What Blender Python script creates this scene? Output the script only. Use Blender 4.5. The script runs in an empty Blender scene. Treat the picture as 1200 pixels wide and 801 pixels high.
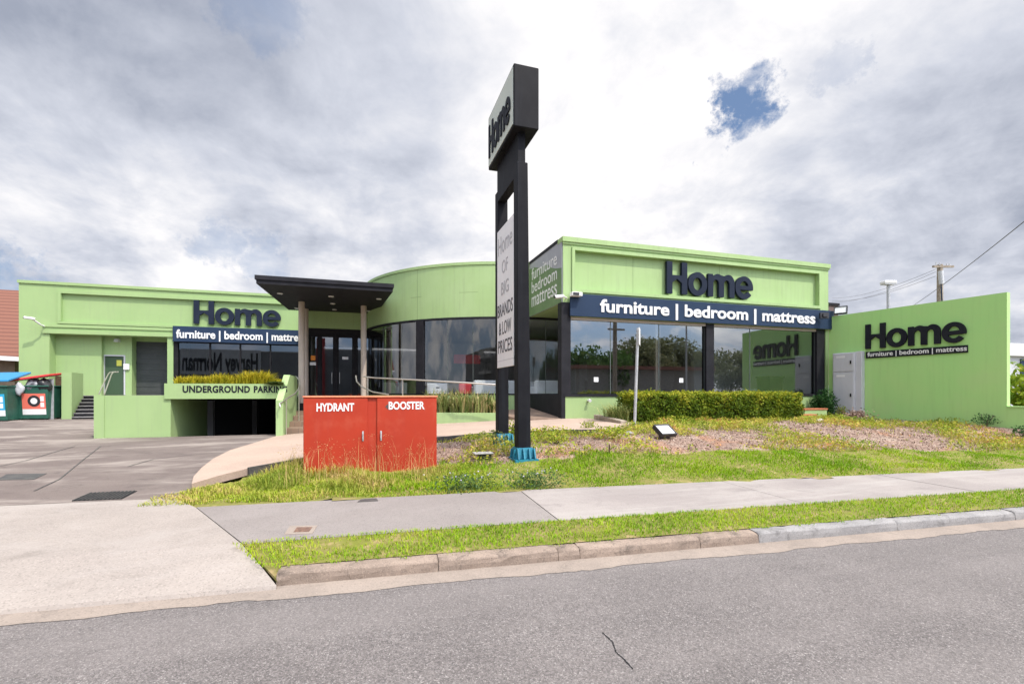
import bpy, bmesh, math, random
import numpy as np
from mathutils import Vector, Matrix
random.seed(7)
rng = np.random.default_rng(11)
R = math.radians
sc = bpy.context.scene
col = sc.collection

# ------------------------------------------------------------------ camera, sky, sun, exposure
F, HOR, HC, TH = 560.0, 460.0, 1.6, R(17.3)      # focal length and horizon in photo pixels (1200 wide), eye height, yaw
CS, SN = math.cos(TH), math.sin(TH)
cd = bpy.data.cameras.new('camera'); cam = bpy.data.objects.new('camera', cd); col.objects.link(cam)
cd.sensor_width = 36; cd.lens = 36*F/1200; cd.shift_y = (HOR-400.5)/1200
cd.clip_start = 0.05; cd.clip_end = 2000
cam.location = (0, 0, HC); cam.rotation_euler = (R(90), 0, -TH)
sc.camera = cam
sc.view_settings.view_transform = 'Standard'; sc.view_settings.look = 'None'
sc.view_settings.exposure = 0.33; sc.view_settings.gamma = 1
sc.cycles.use_denoising = True
sc.cycles.max_bounces = 10; sc.cycles.transparent_max_bounces = 16
sc.cycles.caustics_reflective = False; sc.cycles.caustics_refractive = False

SUN_EL, SUN_AZ = R(57), R(30)                    # azimuth to the right of the street front's normal
sv = Vector((math.sin(SUN_AZ)*math.cos(SUN_EL), -math.cos(SUN_AZ)*math.cos(SUN_EL), math.sin(SUN_EL)))
ld = bpy.data.lights.new('sun', 'SUN'); ld.energy = 2.95; ld.angle = R(0.7); ld.color = (1, .92, .80)
lo = bpy.data.objects.new('sun', ld); col.objects.link(lo)
lo.rotation_euler = (-sv).to_track_quat('-Z', 'Y').to_euler(); lo.location = (20, -30, 60)

def cam2w(r, d): return (CS*r+SN*d, -SN*r+CS*d)
def pixdir(px, py):
    k = (px-600)/F; x, y = cam2w(k, 1.0)
    v = Vector((x, y, (HOR-py)/F)); return v.normalized()

class NT:
    def __init__(s, tree): s.t = tree; s.n = tree.nodes; s.l = tree.links
    def add(s, typ, **kw):
        n = s.n.new(typ)
        for k, v in kw.items():
            if k == 'inp':
                for i, val in v.items():
                    if hasattr(val, 'is_output') or isinstance(val, bpy.types.NodeSocket): s.l.new(val, n.inputs[i])
                    else: n.inputs[i].default_value = val
            else: setattr(n, k, v)
        return n
    def math(s, op, a, b=0.0, c=0.0, clamp=False):
        n = s.add('ShaderNodeMath', operation=op, use_clamp=clamp, inp={0: a, 1: b, 2: c}); return n.outputs[0]
    def vmath(s, op, a, b=(0, 0, 0)):
        n = s.add('ShaderNodeVectorMath', operation=op, inp={0: a, 1: b}); return n
    def noise(s, vec, scale, detail=4, rough=.55, dist=0.0, lac=2.0):
        n = s.add('ShaderNodeTexNoise', inp={'Scale': scale, 'Detail': detail, 'Roughness': rough, 'Distortion': dist, 'Lacunarity': lac})
        if vec is not None: s.l.new(vec, n.inputs['Vector'])
        return n.outputs['Fac']
    def ss(s, x, a, b):
        n = s.add('ShaderNodeMapRange', interpolation_type='SMOOTHSTEP', inp={0: x, 1: a, 2: b, 3: 0.0, 4: 1.0}); return n.outputs[0]
    def mix(s, f, a, b, blend='MIX'):
        n = s.add('ShaderNodeMix', data_type='RGBA', blend_type=blend, inp={0: f, 6: a, 7: b}); return n.outputs[2]

def c4(c): return (c[0], c[1], c[2], 1.0)

w = bpy.data.worlds.new('World'); sc.world = w; w.use_nodes = True
T = NT(w.node_tree); T.n.clear()
sky = T.add('ShaderNodeTexSky', sky_type='NISHITA', sun_disc=False, sun_elevation=SUN_EL, sun_rotation=math.pi-SUN_AZ, altitude=20, air_density=1.0, dust_density=0.6, ozone_density=1.5)
tc = T.add('ShaderNodeTexCoord').outputs['Generated']
dn = T.vmath('NORMALIZE', tc).outputs[0]
sp = T.add('ShaderNodeSeparateXYZ', inp={0: dn})
zc = T.math('MAXIMUM', sp.outputs[2], 0.0)
den = T.math('ADD', zc, 0.34)
pl = T.add('ShaderNodeCombineXYZ', inp={0: T.math('DIVIDE', sp.outputs[0], den), 1: T.math('DIVIDE', sp.outputs[1], den), 2: 3.7}).outputs[0]
warp = T.add('ShaderNodeTexNoise', inp={'Vector': pl, 'Scale': 0.9, 'Detail': 3.0})
wv = T.vmath('ADD', pl, T.vmath('SCALE', T.vmath('SUBTRACT', warp.outputs['Color'], (.5, .5, .5)).outputs[0]).outputs[0])
wv.inputs[1].links[0].from_node.inputs['Scale'].default_value = 0.55
pw = wv.outputs[0]
n_big = T.noise(pw, 1.0, 5, .55)
n_mid = T.noise(pw, 2.7, 9, .60, .3)
n_fine = T.noise(pw, 7.5, 8, .64, .2)
shade = T.math('ADD', T.math('MULTIPLY', n_big, .38), T.math('ADD', T.math('MULTIPLY', n_mid, .44), T.math('MULTIPLY', n_fine, .18)))
# billows lit from above: the same noise looked up a little higher tells the sunny side of each puff
sq = T.vmath('MULTIPLY', dn, (1, 1, 1.9)).outputs[0]
n_c = T.noise(sq, 5.2, 9, .58, .25)
n_up = T.noise(T.vmath('ADD', sq, (.02, -.02, .085)).outputs[0], 5.2, 9, .58, .25)
low = T.math('SUBTRACT', 1.0, T.ss(zc, .12, .55))
puff = T.math('MULTIPLY', T.math('SUBTRACT', n_c, n_up), T.math('ADD', T.math('MULTIPLY', low, .46), .15))
shade = T.math('ADD', shade, puff)
# thicker, greyer cloud to the upper left and in a bank to the right; thin bright cloud towards the low middle
def lobe(px, py, inner, outer):
    d = T.vmath('DOT_PRODUCT', dn, tuple(pixdir(px, py))).outputs['Value']
    return T.ss(d, math.cos(outer), math.cos(inner))
grey = T.math('ADD', T.math('MULTIPLY', lobe(-60, 20, .12, .85), .26), T.math('MULTIPLY', lobe(1180, 220, .02, .42), .15))
grey = T.math('ADD', grey, T.math('MULTIPLY', lobe(500, 250, .02, .16), .035))
grey = T.math('ADD', grey, T.math('MULTIPLY', lobe(90, 300, .02, .20), .0))
bright = T.math('ADD', T.math('MULTIPLY', lobe(560, 260, .1, .62), .085), T.math('MULTIPLY', lobe(110, 265, .03, .26), .17))
bright = T.math('ADD', bright, T.math('MULTIPLY', lobe(330, 300, .02, .28), .10))
bright = T.math('ADD', bright, T.math('MULTIPLY', lobe(1000, 120, .02, .28), .05))
sh2 = T.math('ADD', T.math('SUBTRACT', shade, grey), bright)
cr = T.add('ShaderNodeValToRGB', inp={0: sh2})
e = cr.color_ramp.elements
e[0].position = .22; e[0].color = (2.5, 2.75, 3.4, 1); e[1].position = .60; e[1].color = (7.4, 7.2, 7.15, 1)
x = e.new(.40); x.color = (4.5, 4.7, 5.3, 1)
x = e.new(.52); x.color = (6.2, 6.2, 6.45, 1)
# rifts of blue
def rift(px, py, ra, amt):
    d = T.vmath('DOT_PRODUCT', T.vmath('NORMALIZE', T.vmath('ADD', dn, T.vmath('SCALE', T.vmath('SUBTRACT', warp2, (.5, .5, .5)).outputs[0]).outputs[0]).outputs[0]).outputs[0], tuple(pixdir(px, py))).outputs['Value']
    return T.math('MULTIPLY', T.math('MULTIPLY', T.ss(d, math.cos(ra), math.cos(ra*.12)), T.ss(n_fine, .12, .72)), amt)
warp2 = T.add('ShaderNodeTexNoise', inp={'Vector': dn, 'Scale': 11.0, 'Detail': 9.0, 'Roughness': .68}).outputs['Color']
rf = T.math('MINIMUM', rift(868, 127, .060, 1.2), .97)
for a in ((306, 4, .075, .5), (250, 284, .06, .5), (305, 304, .05, .5), (12, 334, .07, .8), (985, 88, .04, .35)):
    rf = T.math('MAXIMUM', rf, rift(*a))
for nd in T.n:
    if nd.bl_idname == 'ShaderNodeVectorMath' and nd.operation == 'SCALE' and not nd.inputs['Scale'].is_linked and nd.inputs['Scale'].default_value == 1.0:
        nd.inputs['Scale'].default_value = 0.26
# behind the camera the cloud is more broken
back = T.ss(T.vmath('DOT_PRODUCT', dn, (-.2, -1, 0.0)).outputs['Value'], .1, .6)
brk = T.math('MULTIPLY', back, T.math('SUBTRACT', 1.0, T.ss(n_mid, .44, .56)))
rf = T.math('MAXIMUM', rf, T.math('MULTIPLY', brk, .8))
blue = T.mix(.6, sky.outputs[0], (1.0, 1.75, 3.3, 1))
skyc = T.mix(rf, cr.outputs[0], blue)
# unseen cloud round the sun is brightened further as added fill light
fill_glow = T.ss(T.vmath('DOT_PRODUCT', dn, tuple(sv)).outputs['Value'], math.cos(R(64)), math.cos(R(12)))
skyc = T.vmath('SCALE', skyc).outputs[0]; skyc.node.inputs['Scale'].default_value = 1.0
T.l.new(T.math('ADD', T.math('MULTIPLY', fill_glow, 3.2), 1.0), skyc.node.inputs['Scale'])
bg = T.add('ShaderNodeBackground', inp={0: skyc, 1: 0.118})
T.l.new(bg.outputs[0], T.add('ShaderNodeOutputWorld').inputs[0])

# ------------------------------------------------------------------ helpers
def X(px, y):                                     # where the sight line of a photo column meets the plane y
    k = (px-600)/F; return y*(SN+k*CS)/(CS-k*SN)
def Yx(px, x):                                    # ... meets the plane x
    k = (px-600)/F; return x*(CS-k*SN)/(SN+k*CS)
def dep(x, y): return SN*x+CS*y
def Z(py, x, y): return HC+(HOR-py)/F*dep(x, y)
def P(px, py, z):
    d = F*(HC-z)/(py-HOR); x, y = cam2w((px-600)/F*d, d); return (x, y)

ORIG = {}
def tag(o, label=None, cat=None, group=None, kind=None):
    if label: o['label'] = label
    if cat: o['category'] = cat
    if group: o['group'] = group
    if kind: o['kind'] = kind
    return o
def thing(name, loc, label, cat, group=None):
    o = bpy.data.objects.new(name, None); col.objects.link(o); o.location = loc
    o.empty_display_size = .2; ORIG[o.name] = Vector(loc)
    return tag(o, label, cat, group)

class MB:
    def __init__(s): s.v = []; s.f = []; s.sm = []
    def quad(s, *p):
        b = len(s.v); s.v += [tuple(q) for q in p]; s.f.append(tuple(range(b, b+len(p)))); s.sm.append(False)
    def box(s, x0, x1, y0, y1, z0, z1, top=None):
        # top: optional (x0,x1,y0,y1) of the top face
        X0, X1, Y0, Y1 = top or (x0, x1, y0, y1); b = len(s.v)
        s.v += [(x0, y0, z0), (x1, y0, z0), (x1, y1, z0), (x0, y1, z0), (X0, Y0, z1), (X1, Y0, z1), (X1, Y1, z1), (X0, Y1, z1)]
        for q in ((3, 2, 1, 0), (4, 5, 6, 7), (0, 1, 5, 4), (1, 2, 6, 5), (2, 3, 7, 6), (3, 0, 4, 7)):
            s.f.append(tuple(b+i for i in q)); s.sm.append(False)
        return s
    def obox(s, o, ux, uy, uz, a0, a1, b0, b1, c0, c1):   # box in an oriented frame
        o, ux, uy, uz = map(Vector, (o, ux, uy, uz)); b = len(s.v)
        for (a, bb, c) in ((a0, b0, c0), (a1, b0, c0), (a1, b1, c0), (a0, b1, c0), (a0, b0, c1), (a1, b0, c1), (a1, b1, c1), (a0, b1, c1)):
            s.v.append(tuple(o+ux*a+uy*bb+uz*c))
        for q in ((3, 2, 1, 0), (4, 5, 6, 7), (0, 1, 5, 4), (1, 2, 6, 5), (2, 3, 7, 6), (3, 0, 4, 7)):
            s.f.append(tuple(b+i for i in q)); s.sm.append(False)
        return s
    def prism(s, poly, z0, z1):                   # vertical prism; z0/z1 numbers or functions of x,y
        n = len(poly); b = len(s.v)
        f0 = z0 if callable(z0) else (lambda x, y: z0); f1 = z1 if callable(z1) else (lambda x, y: z1)
        s.v += [(x, y, f0(x, y)) for x, y in poly]+[(x, y, f1(x, y)) for x, y in poly]
        s.f.append(tuple(b+i for i in reversed(range(n)))); s.f.append(tuple(b+n+i for i in range(n))); s.sm += [False]*2
        for i in range(n):
            j = (i+1) % n; s.f.append((b+i, b+j, b+n+j, b+n+i)); s.sm.append(False)
        return s
    def tube(s, pts, r, n=10, r2=None):
        pts = [Vector(p) for p in pts]; m = len(pts); b = len(s.v); ref = Vector((0, 0, 1))
        for i, p in enumerate(pts):
            t = (pts[min(i+1, m-1)]-pts[max(i-1, 0)]).normalized()
            a = t.cross(ref)
            if a.length < .05: a = t.cross(Vector((1, 0, 0)))
            a.normalize(); c = t.cross(a)
            rr = r if r2 is None else r+(r2-r)*i/(m-1)
            for k in range(n):
                an = 2*math.pi*k/n; s.v.append(tuple(p+(a*math.cos(an)+c*math.sin(an))*rr))
        for i in range(m-1):
            for k in range(n):
                k2 = (k+1) % n; s.f.append((b+i*n+k, b+i*n+k2, b+(i+1)*n+k2, b+(i+1)*n+k)); s.sm.append(True)
        c0 = s.v[b:b+n]; c1 = s.v[b+(m-1)*n:b+m*n]; q = len(s.v); s.v += c0+c1
        s.f.append(tuple(q+k for k in reversed(range(n)))); s.f.append(tuple(q+n+k for k in range(n))); s.sm += [False]*2
        return s
    def ring(s, cx, cy, r0, r1, z0, z1, a0, a1, n):  # part of a round wall
        b = len(s.v)
        for i in range(n+1):
            a = a0+(a1-a0)*i/n; c, t = math.cos(a), math.sin(a)
            s.v += [(cx+r0*c, cy+r0*t, z0), (cx+r1*c, cy+r1*t, z0), (cx+r1*c, cy+r1*t, z1), (cx+r0*c, cy+r0*t, z1)]
        m = len(s.v)-b; vv = s.v[b:]; s.v += vv
        for i in range(n):
            for k in range(4):
                o = b+4*i+(0 if k in (1, 3) else m); k2 = (k+1) % 4; s.f.append((o+k, o+4+k, o+4+k2, o+k2)); s.sm.append(k in (1, 3))
        b += m; s.f.append((b, b+1, b+2, b+3)); o = b+4*n; s.f.append((o+3, o+2, o+1, o)); s.sm += [False]*2
        return s
    def mesh(s, m, fn=None):                      # append a bpy mesh through a mapping
        b = len(s.v)
        for v in m.vertices: s.v.append(tuple(fn(v.co)) if fn else tuple(v.co))
        for p in m.polygons: s.f.append(tuple(b+i for i in p.vertices)); s.sm.append(False)
        return s
    def build(s, name, mat, parent=None, bevel=0, **tags):
        me = bpy.data.meshes.new(name)
        off = ORIG[parent.name] if parent else Vector((0, 0, 0))
        me.from_pydata([(a-off.x, b-off.y, c-off.z) for a, b, c in s.v], [], s.f)
        me.polygons.foreach_set('use_smooth', s.sm)
        bm = bmesh.new(); bm.from_mesh(me); bmesh.ops.recalc_face_normals(bm, faces=bm.faces)
        if bevel: bmesh.ops.bevel(bm, geom=[e for e in bm.edges if len(e.link_faces) == 2 and e.calc_face_angle(0) > .6], offset=bevel, segments=1, affect='EDGES', clamp_overlap=True)
        bm.to_mesh(me); bm.free()
        me.materials.append(mat)
        o = bpy.data.objects.new(name, me); col.objects.link(o)
        if parent: o.parent = parent
        ORIG[o.name] = off
        tag(o, **tags); return o

def copy_tree(o, parent=None):
    c = o.copy(); col.objects.link(c); c.parent = parent
    if parent is not None: c.matrix_parent_inverse = o.matrix_parent_inverse
    for ch in list(o.children): copy_tree(ch, c)
    return c

# ------------------------------------------------------------------ materials
def mat(name, c, rough=.6, c2=None, scale=1.0, detail=5, lo=.35, hi=.65, metal=0, spec=.4, bump=0, bscale=40, streak=0, streakc=None, c3=None, s3=30, a3=.5, coat=0):
    m = bpy.data.materials.new(name); m.use_nodes = True
    t = NT(m.node_tree); b = t.n['Principled BSDF']
    b.inputs['Roughness'].default_value = rough; b.inputs['Metallic'].default_value = metal
    b.inputs['Specular IOR Level'].default_value = spec; b.inputs['Coat Weight'].default_value = coat
    oc = t.add('ShaderNodeTexCoord').outputs['Object']
    colr = None
    if c2:
        colr = t.mix(t.ss(t.noise(oc, scale, detail, .62, .3), lo, hi), c4(c), c4(c2))
    if c3:
        n3 = t.ss(t.noise(oc, s3, 3, .6), .5, .72)
        colr = t.mix(t.math('MULTIPLY', n3, a3), colr if colr else c4(c), c4(c3))
    if streak:
        mp = t.add('ShaderNodeMapping', inp={0: oc, 3: (5, 5, .35)})
        n4 = t.math('MULTIPLY', t.ss(t.noise(mp.outputs[0], 1.6, 6, .68), .47, .74), streak)
        colr = t.mix(n4, colr if colr else c4(c), c4(streakc or [q*.55 for q in c]))
    if colr is None: b.inputs['Base Color'].default_value = c4(c)
    else: t.l.new(colr, b.inputs['Base Color'])
    if bump:
        bn = t.add('ShaderNodeBump', inp={'Strength': bump, 'Distance': .01, 'Height': t.noise(oc, bscale, 6, .65)})
        t.l.new(bn.outputs[0], b.inputs['Normal'])
    return m

GREEN = (.335, .48, .205)
M = {}
M['green'] = mat('green_render', GREEN, .75, (.365, .505, .235), .5, 6, streak=.42, streakc=(.26, .345, .18), bump=.12, bscale=60, c3=(.285, .38, .185), s3=2.2, a3=.12)
M['green_pale'] = mat('pale_green_render', (.325, .455, .20), .75, (.30, .43, .185), .5, 6, streak=.42, streakc=(.28, .37, .19), bump=.1, bscale=60)
M['green_wall'] = mat('green_wall_render', (.40, .70, .245), .8, (.44, .695, .255), .45, 6, bump=.14, bscale=50, streak=.14, streakc=(.26, .44, .17), c3=(.46, .65, .28), s3=1.1, a3=.35)
M['black'] = mat('charcoal_metal', (.016, .016, .020), .62, (.023, .023, .028), 2, bump=.03, spec=.15)
M['blackmatt'] = mat('black_paint', (.012, .012, .015), .62, (.02, .019, .022), 3, bump=.04, spec=.15)
M['navy'] = mat('navy_board', (.018, .036, .076), .62, (.022, .042, .086), .8, spec=.2)
M['navyletter'] = mat('dark_navy_letter', (.012, .018, .036), .62, (.016, .023, .042), 2, spec=.15)
M['blackletter'] = mat('black_letter', (.012, .013, .02), .62, (.018, .02, .026), 2, spec=.15)
M['white'] = mat('white_paint', (.80, .80, .80), .5, (.74, .74, .75), 1.5)
M['whitepanel'] = mat('white_panel', (.82, .82, .83), .45, (.77, .77, .78), .8, streak=.15, streakc=(.45, .44, .43))
M['red'] = mat('red_enamel', (.43, .038, .014), .5, (.39, .034, .013), 1.2, c3=(.50, .10, .055), s3=3, a3=.35, streak=.25, streakc=(.36, .04, .03), bump=.02, spec=.35)
M['redtop'] = mat('faded_sunlit_red_edge', (.72, .26, .13), .6, (.62, .18, .1), 3)  # faded red, also lightened in colour for the strong sun on the lid
M['steel'] = mat('galvanised_steel', (.52, .53, .55), .45, (.42, .43, .45), 6, metal=.3)
M['rail'] = mat('handrail_steel', (.62, .58, .53), .3, metal=.8)
M['column'] = mat('brown_column', (.52, .44, .37), .5, (.47, .40, .34), 2, bump=.05)
M['greybox'] = mat('grey_cabinet', (.58, .59, .62), .5, (.54, .55, .58), 1.2, streak=.2)
M['glasswhite'] = mat('lamp_glass', (.75, .76, .78), .25)
M['jointdark'] = mat('silicone_joint', (.10, .12, .115), .5)
M['timber'] = mat('weathered_timber', (.26, .21, .16), .85, (.38, .33, .27), 6, bump=.4)
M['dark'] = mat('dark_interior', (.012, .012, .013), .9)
M['inner'] = mat('interior_wall', (.30, .30, .31), .9, (.24, .24, .25), .5)
M['innerfloor'] = mat('interior_floor', (.36, .32, .28), .5, (.40, .36, .31), 1)
M['ceiling'] = mat('interior_ceiling', (.36, .38, .40), .9)
M['sofa'] = mat('pale_grey_fabric', (.84, .85, .87), .9, (.80, .81, .83), 3, bump=.2)
M['cabinet'] = mat('white_cabinet', (.80, .80, .80), .4)
M['terracotta'] = mat('terracotta', (.50, .17, .08), .8, (.40, .14, .07), 5)
M['plastic_dark'] = mat('dark_plastic', (.03, .03, .034), .4)
M['bingreen'] = mat('bin_green', (.03, .12, .085), .45, (.02, .09, .065), 4, streak=.3)
M['lidred'] = mat('lid_red', (.62, .04, .05), .4)
M['lidblue'] = mat('lid_blue', (.03, .22, .44), .4)
M['labelred'] = mat('label_red', (.75, .17, .12), .4)
M['labelblue'] = mat('label_blue', (.03, .38, .62), .4)
M['bag'] = mat('plastic_bag', (.40, .41, .44), .35, (.06, .06, .07), 5)
M['aqua'] = mat('teal_paint', (.02, .21, .30), .5, (.015, .15, .23), 8, bump=.1)
M['orange'] = mat('orange_flower', (.75, .25, .03), .6)
M['redflower'] = mat('red_flower', (.65, .03, .04), .6)
M['mauve'] = mat('mauve_flower', (.42, .38, .52), .7)
M['yellow'] = mat('yellow_sign', (.62, .62, .10), .5)
M['brownwood'] = mat('brown_gate_timber', (.10, .055, .03), .8, (.06, .035, .02), 8)
M['doorgreen'] = mat('dark_green_door', (.05, .09, .05), .5)
M['wallbrown'] = mat('brown_brick', (.27, .20, .14), .85, (.20, .15, .11), 3)
M['iron'] = mat('cast_iron', (.05, .05, .052), .6, (.09, .085, .08), 8, bump=.3)
M['rubble'] = mat('grey_stone', (.36, .35, .34), .9, (.24, .23, .23), 6, bump=.5)
M['hillgreen'] = mat('printed_green', (.13, .215, .10), .55, (.16, .245, .12), 2.0, lo=.4, hi=.6)
M['skygrey'] = mat('printed_grey', (.33, .34, .38), .55, (.38, .39, .43), 1.5)
M['bark'] = mat('bark', (.11, .085, .065), .9, (.17, .14, .11), 6, bump=.5)

def mat_brick(name, c, c2, mortar, sx, sy, axis='XY', rough=.85):
    m = bpy.data.materials.new(name); m.use_nodes = True; t = NT(m.node_tree); b = t.n['Principled BSDF']
    oc = t.add('ShaderNodeTexCoord').outputs['Object']
    br = t.add('ShaderNodeTexBrick', inp={'Vector': oc, 'Color1': c4(c), 'Color2': c4(c2), 'Mortar': c4(mortar), 'Scale': 1.0, 'Mortar Size': .008, 'Brick Width': sx, 'Row Height': sy})
    cc = t.mix(t.math('MULTIPLY', t.noise(oc, 3, 5), .5), br.outputs[0], c4([q*.6 for q in c]))
    t.l.new(cc, b.inputs['Base Color']); b.inputs['Roughness'].default_value = rough
    return m
M['brick'] = mat_brick('step_pavers', (.30, .20, .14), (.24, .16, .115), (.16, .13, .11), .23, .11)

def mat_asphalt():
    m = bpy.data.materials.new('road_asphalt'); m.use_nodes = True; t = NT(m.node_tree); b = t.n['Principled BSDF']
    oc = t.add('ShaderNodeTexCoord').outputs['Object']
    vo = t.add('ShaderNodeTexVoronoi', inp={'Vector': oc, 'Scale': 150.0})
    sep = t.add('ShaderNodeSeparateColor', inp={0: vo.outputs['Color']})
    vo2 = t.add('ShaderNodeTexVoronoi', inp={'Vector': oc, 'Scale': 300.0})
    sep2 = t.add('ShaderNodeSeparateColor', inp={0: vo2.outputs['Color']})
    base = t.mix(t.ss(t.noise(oc, 1.1, 6, .6), .35, .68), (.178, .160, .154, 1), (.222, .200, .192, 1))
    base = t.mix(t.ss(sep2.outputs[0], .2, .9), t.mix(.62, base, (.07, .063, .062, 1)), base)
    base = t.mix(t.math('MULTIPLY', t.ss(sep.outputs[0], .86, .96), .5), base, (.40, .375, .36, 1))
    base = t.mix(t.math('MULTIPLY', t.ss(sep.outputs[1], .80, .95), .6), base, (.075, .072, .075, 1))
    gv = t.add('ShaderNodeMapRange', inp={0: t.add('ShaderNodeSeparateColor', inp={0: t.add('ShaderNodeTexVoronoi', inp={'Vector': oc, 'Scale': 82.0}).outputs['Color']}).outputs[2], 1: 0.0, 2: 1.0, 3: .74, 4: 1.26}).outputs[0]
    base = t.mix(1.0, base, t.add('ShaderNodeCombineColor', inp={0: gv, 1: gv, 2: gv}).outputs[0], 'MULTIPLY')
    # worn wheel-path and dust along the gutter
    mp = t.add('ShaderNodeMapping', inp={0: oc, 2: (0, 0, R(3.35)), 3: (.05, .7, 1)})
    base = t.mix(t.math('MULTIPLY', t.ss(t.noise(mp.outputs[0], 1.4, 4), .4, .65), .35), base, (.235, .212, .203, 1))
    t.l.new(base, b.inputs['Base Color']); b.inputs['Roughness'].default_value = .85; b.inputs['Specular IOR Level'].default_value = .3
    h = t.math('ADD', vo.outputs['Distance'], t.math('MULTIPLY', vo2.outputs['Distance'], .5))
    t.l.new(t.add('ShaderNodeBump', inp={'Strength': .55, 'Distance': .006, 'Height': h}).outputs[0], b.inputs['Normal'])
    return m
M['asphalt'] = mat_asphalt()

def mat_conc(name, c, c2, c3, agg=120, aggamt=.35, stain=.4, streaky=None, bump=.25, big=.6):
    m = bpy.data.materials.new(name); m.use_nodes = True; t = NT(m.node_tree); b = t.n['Principled BSDF']
    oc = t.add('ShaderNodeTexCoord').outputs['Object']
    base = t.mix(t.ss(t.noise(oc, big, 7, .62, .4), .35, .66), c4(c), c4(c2))
    base = t.mix(t.math('MULTIPLY', t.ss(t.noise(oc, big*3.1, 7, .7, .6), .52, .70), stain), base, c4(c3))
    vo = t.add('ShaderNodeTexVoronoi', inp={'Vector': oc, 'Scale': float(agg)})
    s = t.add('ShaderNodeSeparateColor', inp={0: vo.outputs['Color']})
    base = t.mix(t.math('MULTIPLY', t.ss(s.outputs[0], .75, .95), aggamt), base, c4([q*.45 for q in c]))
    base = t.mix(t.math('MULTIPLY', t.ss(s.outputs[1], .8, .97), aggamt*.8), base, c4([min(q*1.35, .85) for q in c]))
    if streaky:
        mp = t.add('ShaderNodeMapping', inp={0: oc, 2: (0, 0, R(streaky[0])), 3: (streaky[1], streaky[2], 1)})
        base = t.mix(t.math('MULTIPLY', t.ss(t.noise(mp.outputs[0], 1.0, 8, .68, .5), .46, .66), streaky[3]), base, c4(streaky[4]))
    t.l.new(base, b.inputs['Base Color']); b.inputs['Roughness'].default_value = .88; b.inputs['Specular IOR Level'].default_value = .25
    t.l.new(t.add('ShaderNodeBump', inp={'Strength': bump, 'Distance': .006, 'Height': t.noise(oc, agg*.6, 6, .7)}).outputs[0], b.inputs['Normal'])
    return m
M['apron'] = mat_conc('pale_concrete', (.335, .295, .265), (.29, .255, .23), (.19, .165, .145), 90, .4, .55, (20, .7, 1.0, .4, (.375, .34, .315)), .35, .5)
M['footpath'] = mat_conc('grey_path_concrete', (.265, .235, .224), (.325, .293, .275), (.195, .173, .168), 110, .3, .5, (-3.35, .22, 2.2, .35, (.42, .395, .37)), .3)
M['footpath_asphalt'] = mat_conc('grey_path_asphalt', (.225, .200, .188), (.262, .235, .222), (.175, .156, .148), 120, .5, .4, None, .4)
M['lot'] = mat_conc('worn_car_park', (.145, .117, .107), (.178, .147, .132), (.085, .072, .068), 100, .3, .6, (10, .45, 1.1, 0.8, (.31, .27, .24)), .3, .8)
M['pink'] = mat_conc('pink_paving', (.44, .335, .27), (.39, .295, .24), (.31, .235, .19), 80, .3, .35, None, .25, .8)
M['kerb'] = mat_conc('beige_kerb_concrete', (.30, .235, .19), (.22, .172, .14), (.09, .075, .065), 120, .5, .8, None, .6, 2.2)
M['kerbgrey'] = mat_conc('grey_kerb_concrete', (.29, .28, .275), (.22, .212, .212), (.11, .105, .105), 120, .45, .7, None, .5, 1.8)
M['gutter'] = mat_conc('gutter_concrete', (.30, .25, .212), (.245, .205, .175), (.17, .145, .125), 100, .35, .5, None, .35, 1.3)
M['soil'] = mat('turf_soil', (.19, .165, .05), .95, (.15, .165, .02), 2.5, c3=(.36, .25, .14), s3=5, a3=.7, bump=.5, bscale=70)
M['ground'] = mat('dry_ground', (.14, .15, .08), .95, (.20, .17, .12), .05)

def mat_mulch():
    m = bpy.data.materials.new('mulch'); m.use_nodes = True; t = NT(m.node_tree); b = t.n['Principled BSDF']
    oc = t.add('ShaderNodeTexCoord').outputs['Object']
    vo = t.add('ShaderNodeTexVoronoi', inp={'Vector': oc, 'Scale': 34.0, 'Randomness': 1.0})
    s = t.add('ShaderNodeSeparateColor', inp={0: vo.outputs['Color']})
    base = t.mix(s.outputs[0], (.19, .115, .085, 1), (.38, .27, .215, 1))
    base = t.mix(t.math('MULTIPLY', t.ss(s.outputs[1], .6, .9), .7), base, (.13, .09, .075, 1))
    base = t.mix(t.math('MULTIPLY', t.ss(t.noise(oc, .9, 5, .6), .5, .62), .6), base, (.38, .185, .10, 1))
    base = t.mix(t.math('MULTIPLY', t.ss(t.noise(oc, 1.7, 5, .6), .5, .65), .5), base, (.46, .37, .30, 1))
    t.l.new(base, b.inputs['Base Color']); b.inputs['Roughness'].default_value = .95
    t.l.new(t.add('ShaderNodeBump', inp={'Strength': .8, 'Distance': .03, 'Height': vo.outputs['Distance']}).outputs[0], b.inputs['Normal'])
    return m
M['mulch'] = mat_mulch()

def mat_leaf(name, stops, trans=.3, rough=.55):
    m = bpy.data.materials.new(name); m.use_nodes = True; t = NT(m.node_tree); b = t.n['Principled BSDF']
    at = t.add('ShaderNodeAttribute', attribute_name='tint').outputs['Fac']
    r = t.add('ShaderNodeValToRGB', inp={0: at}); e = r.color_ramp.elements
    e[0].position = stops[0][0]; e[0].color = c4(stops[0][1]); e[1].position = stops[-1][0]; e[1].color = c4(stops[-1][1])
    for p_, c_ in stops[1:-1]: k = e.new(p_); k.color = c4(c_)
    t.l.new(r.outputs[0], b.inputs['Base Color']); b.inputs['Roughness'].default_value = rough; b.inputs['Specular IOR Level'].default_value = .12
    tr = t.add('ShaderNodeBsdfTranslucent', inp={0: r.outputs[0]})
    mx = t.add('ShaderNodeMixShader', inp={0: trans, 1: b.outputs[0], 2: tr.outputs[0]})
    t.l.new(mx.outputs[0], t.n['Material Output'].inputs[0]); return m
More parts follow.
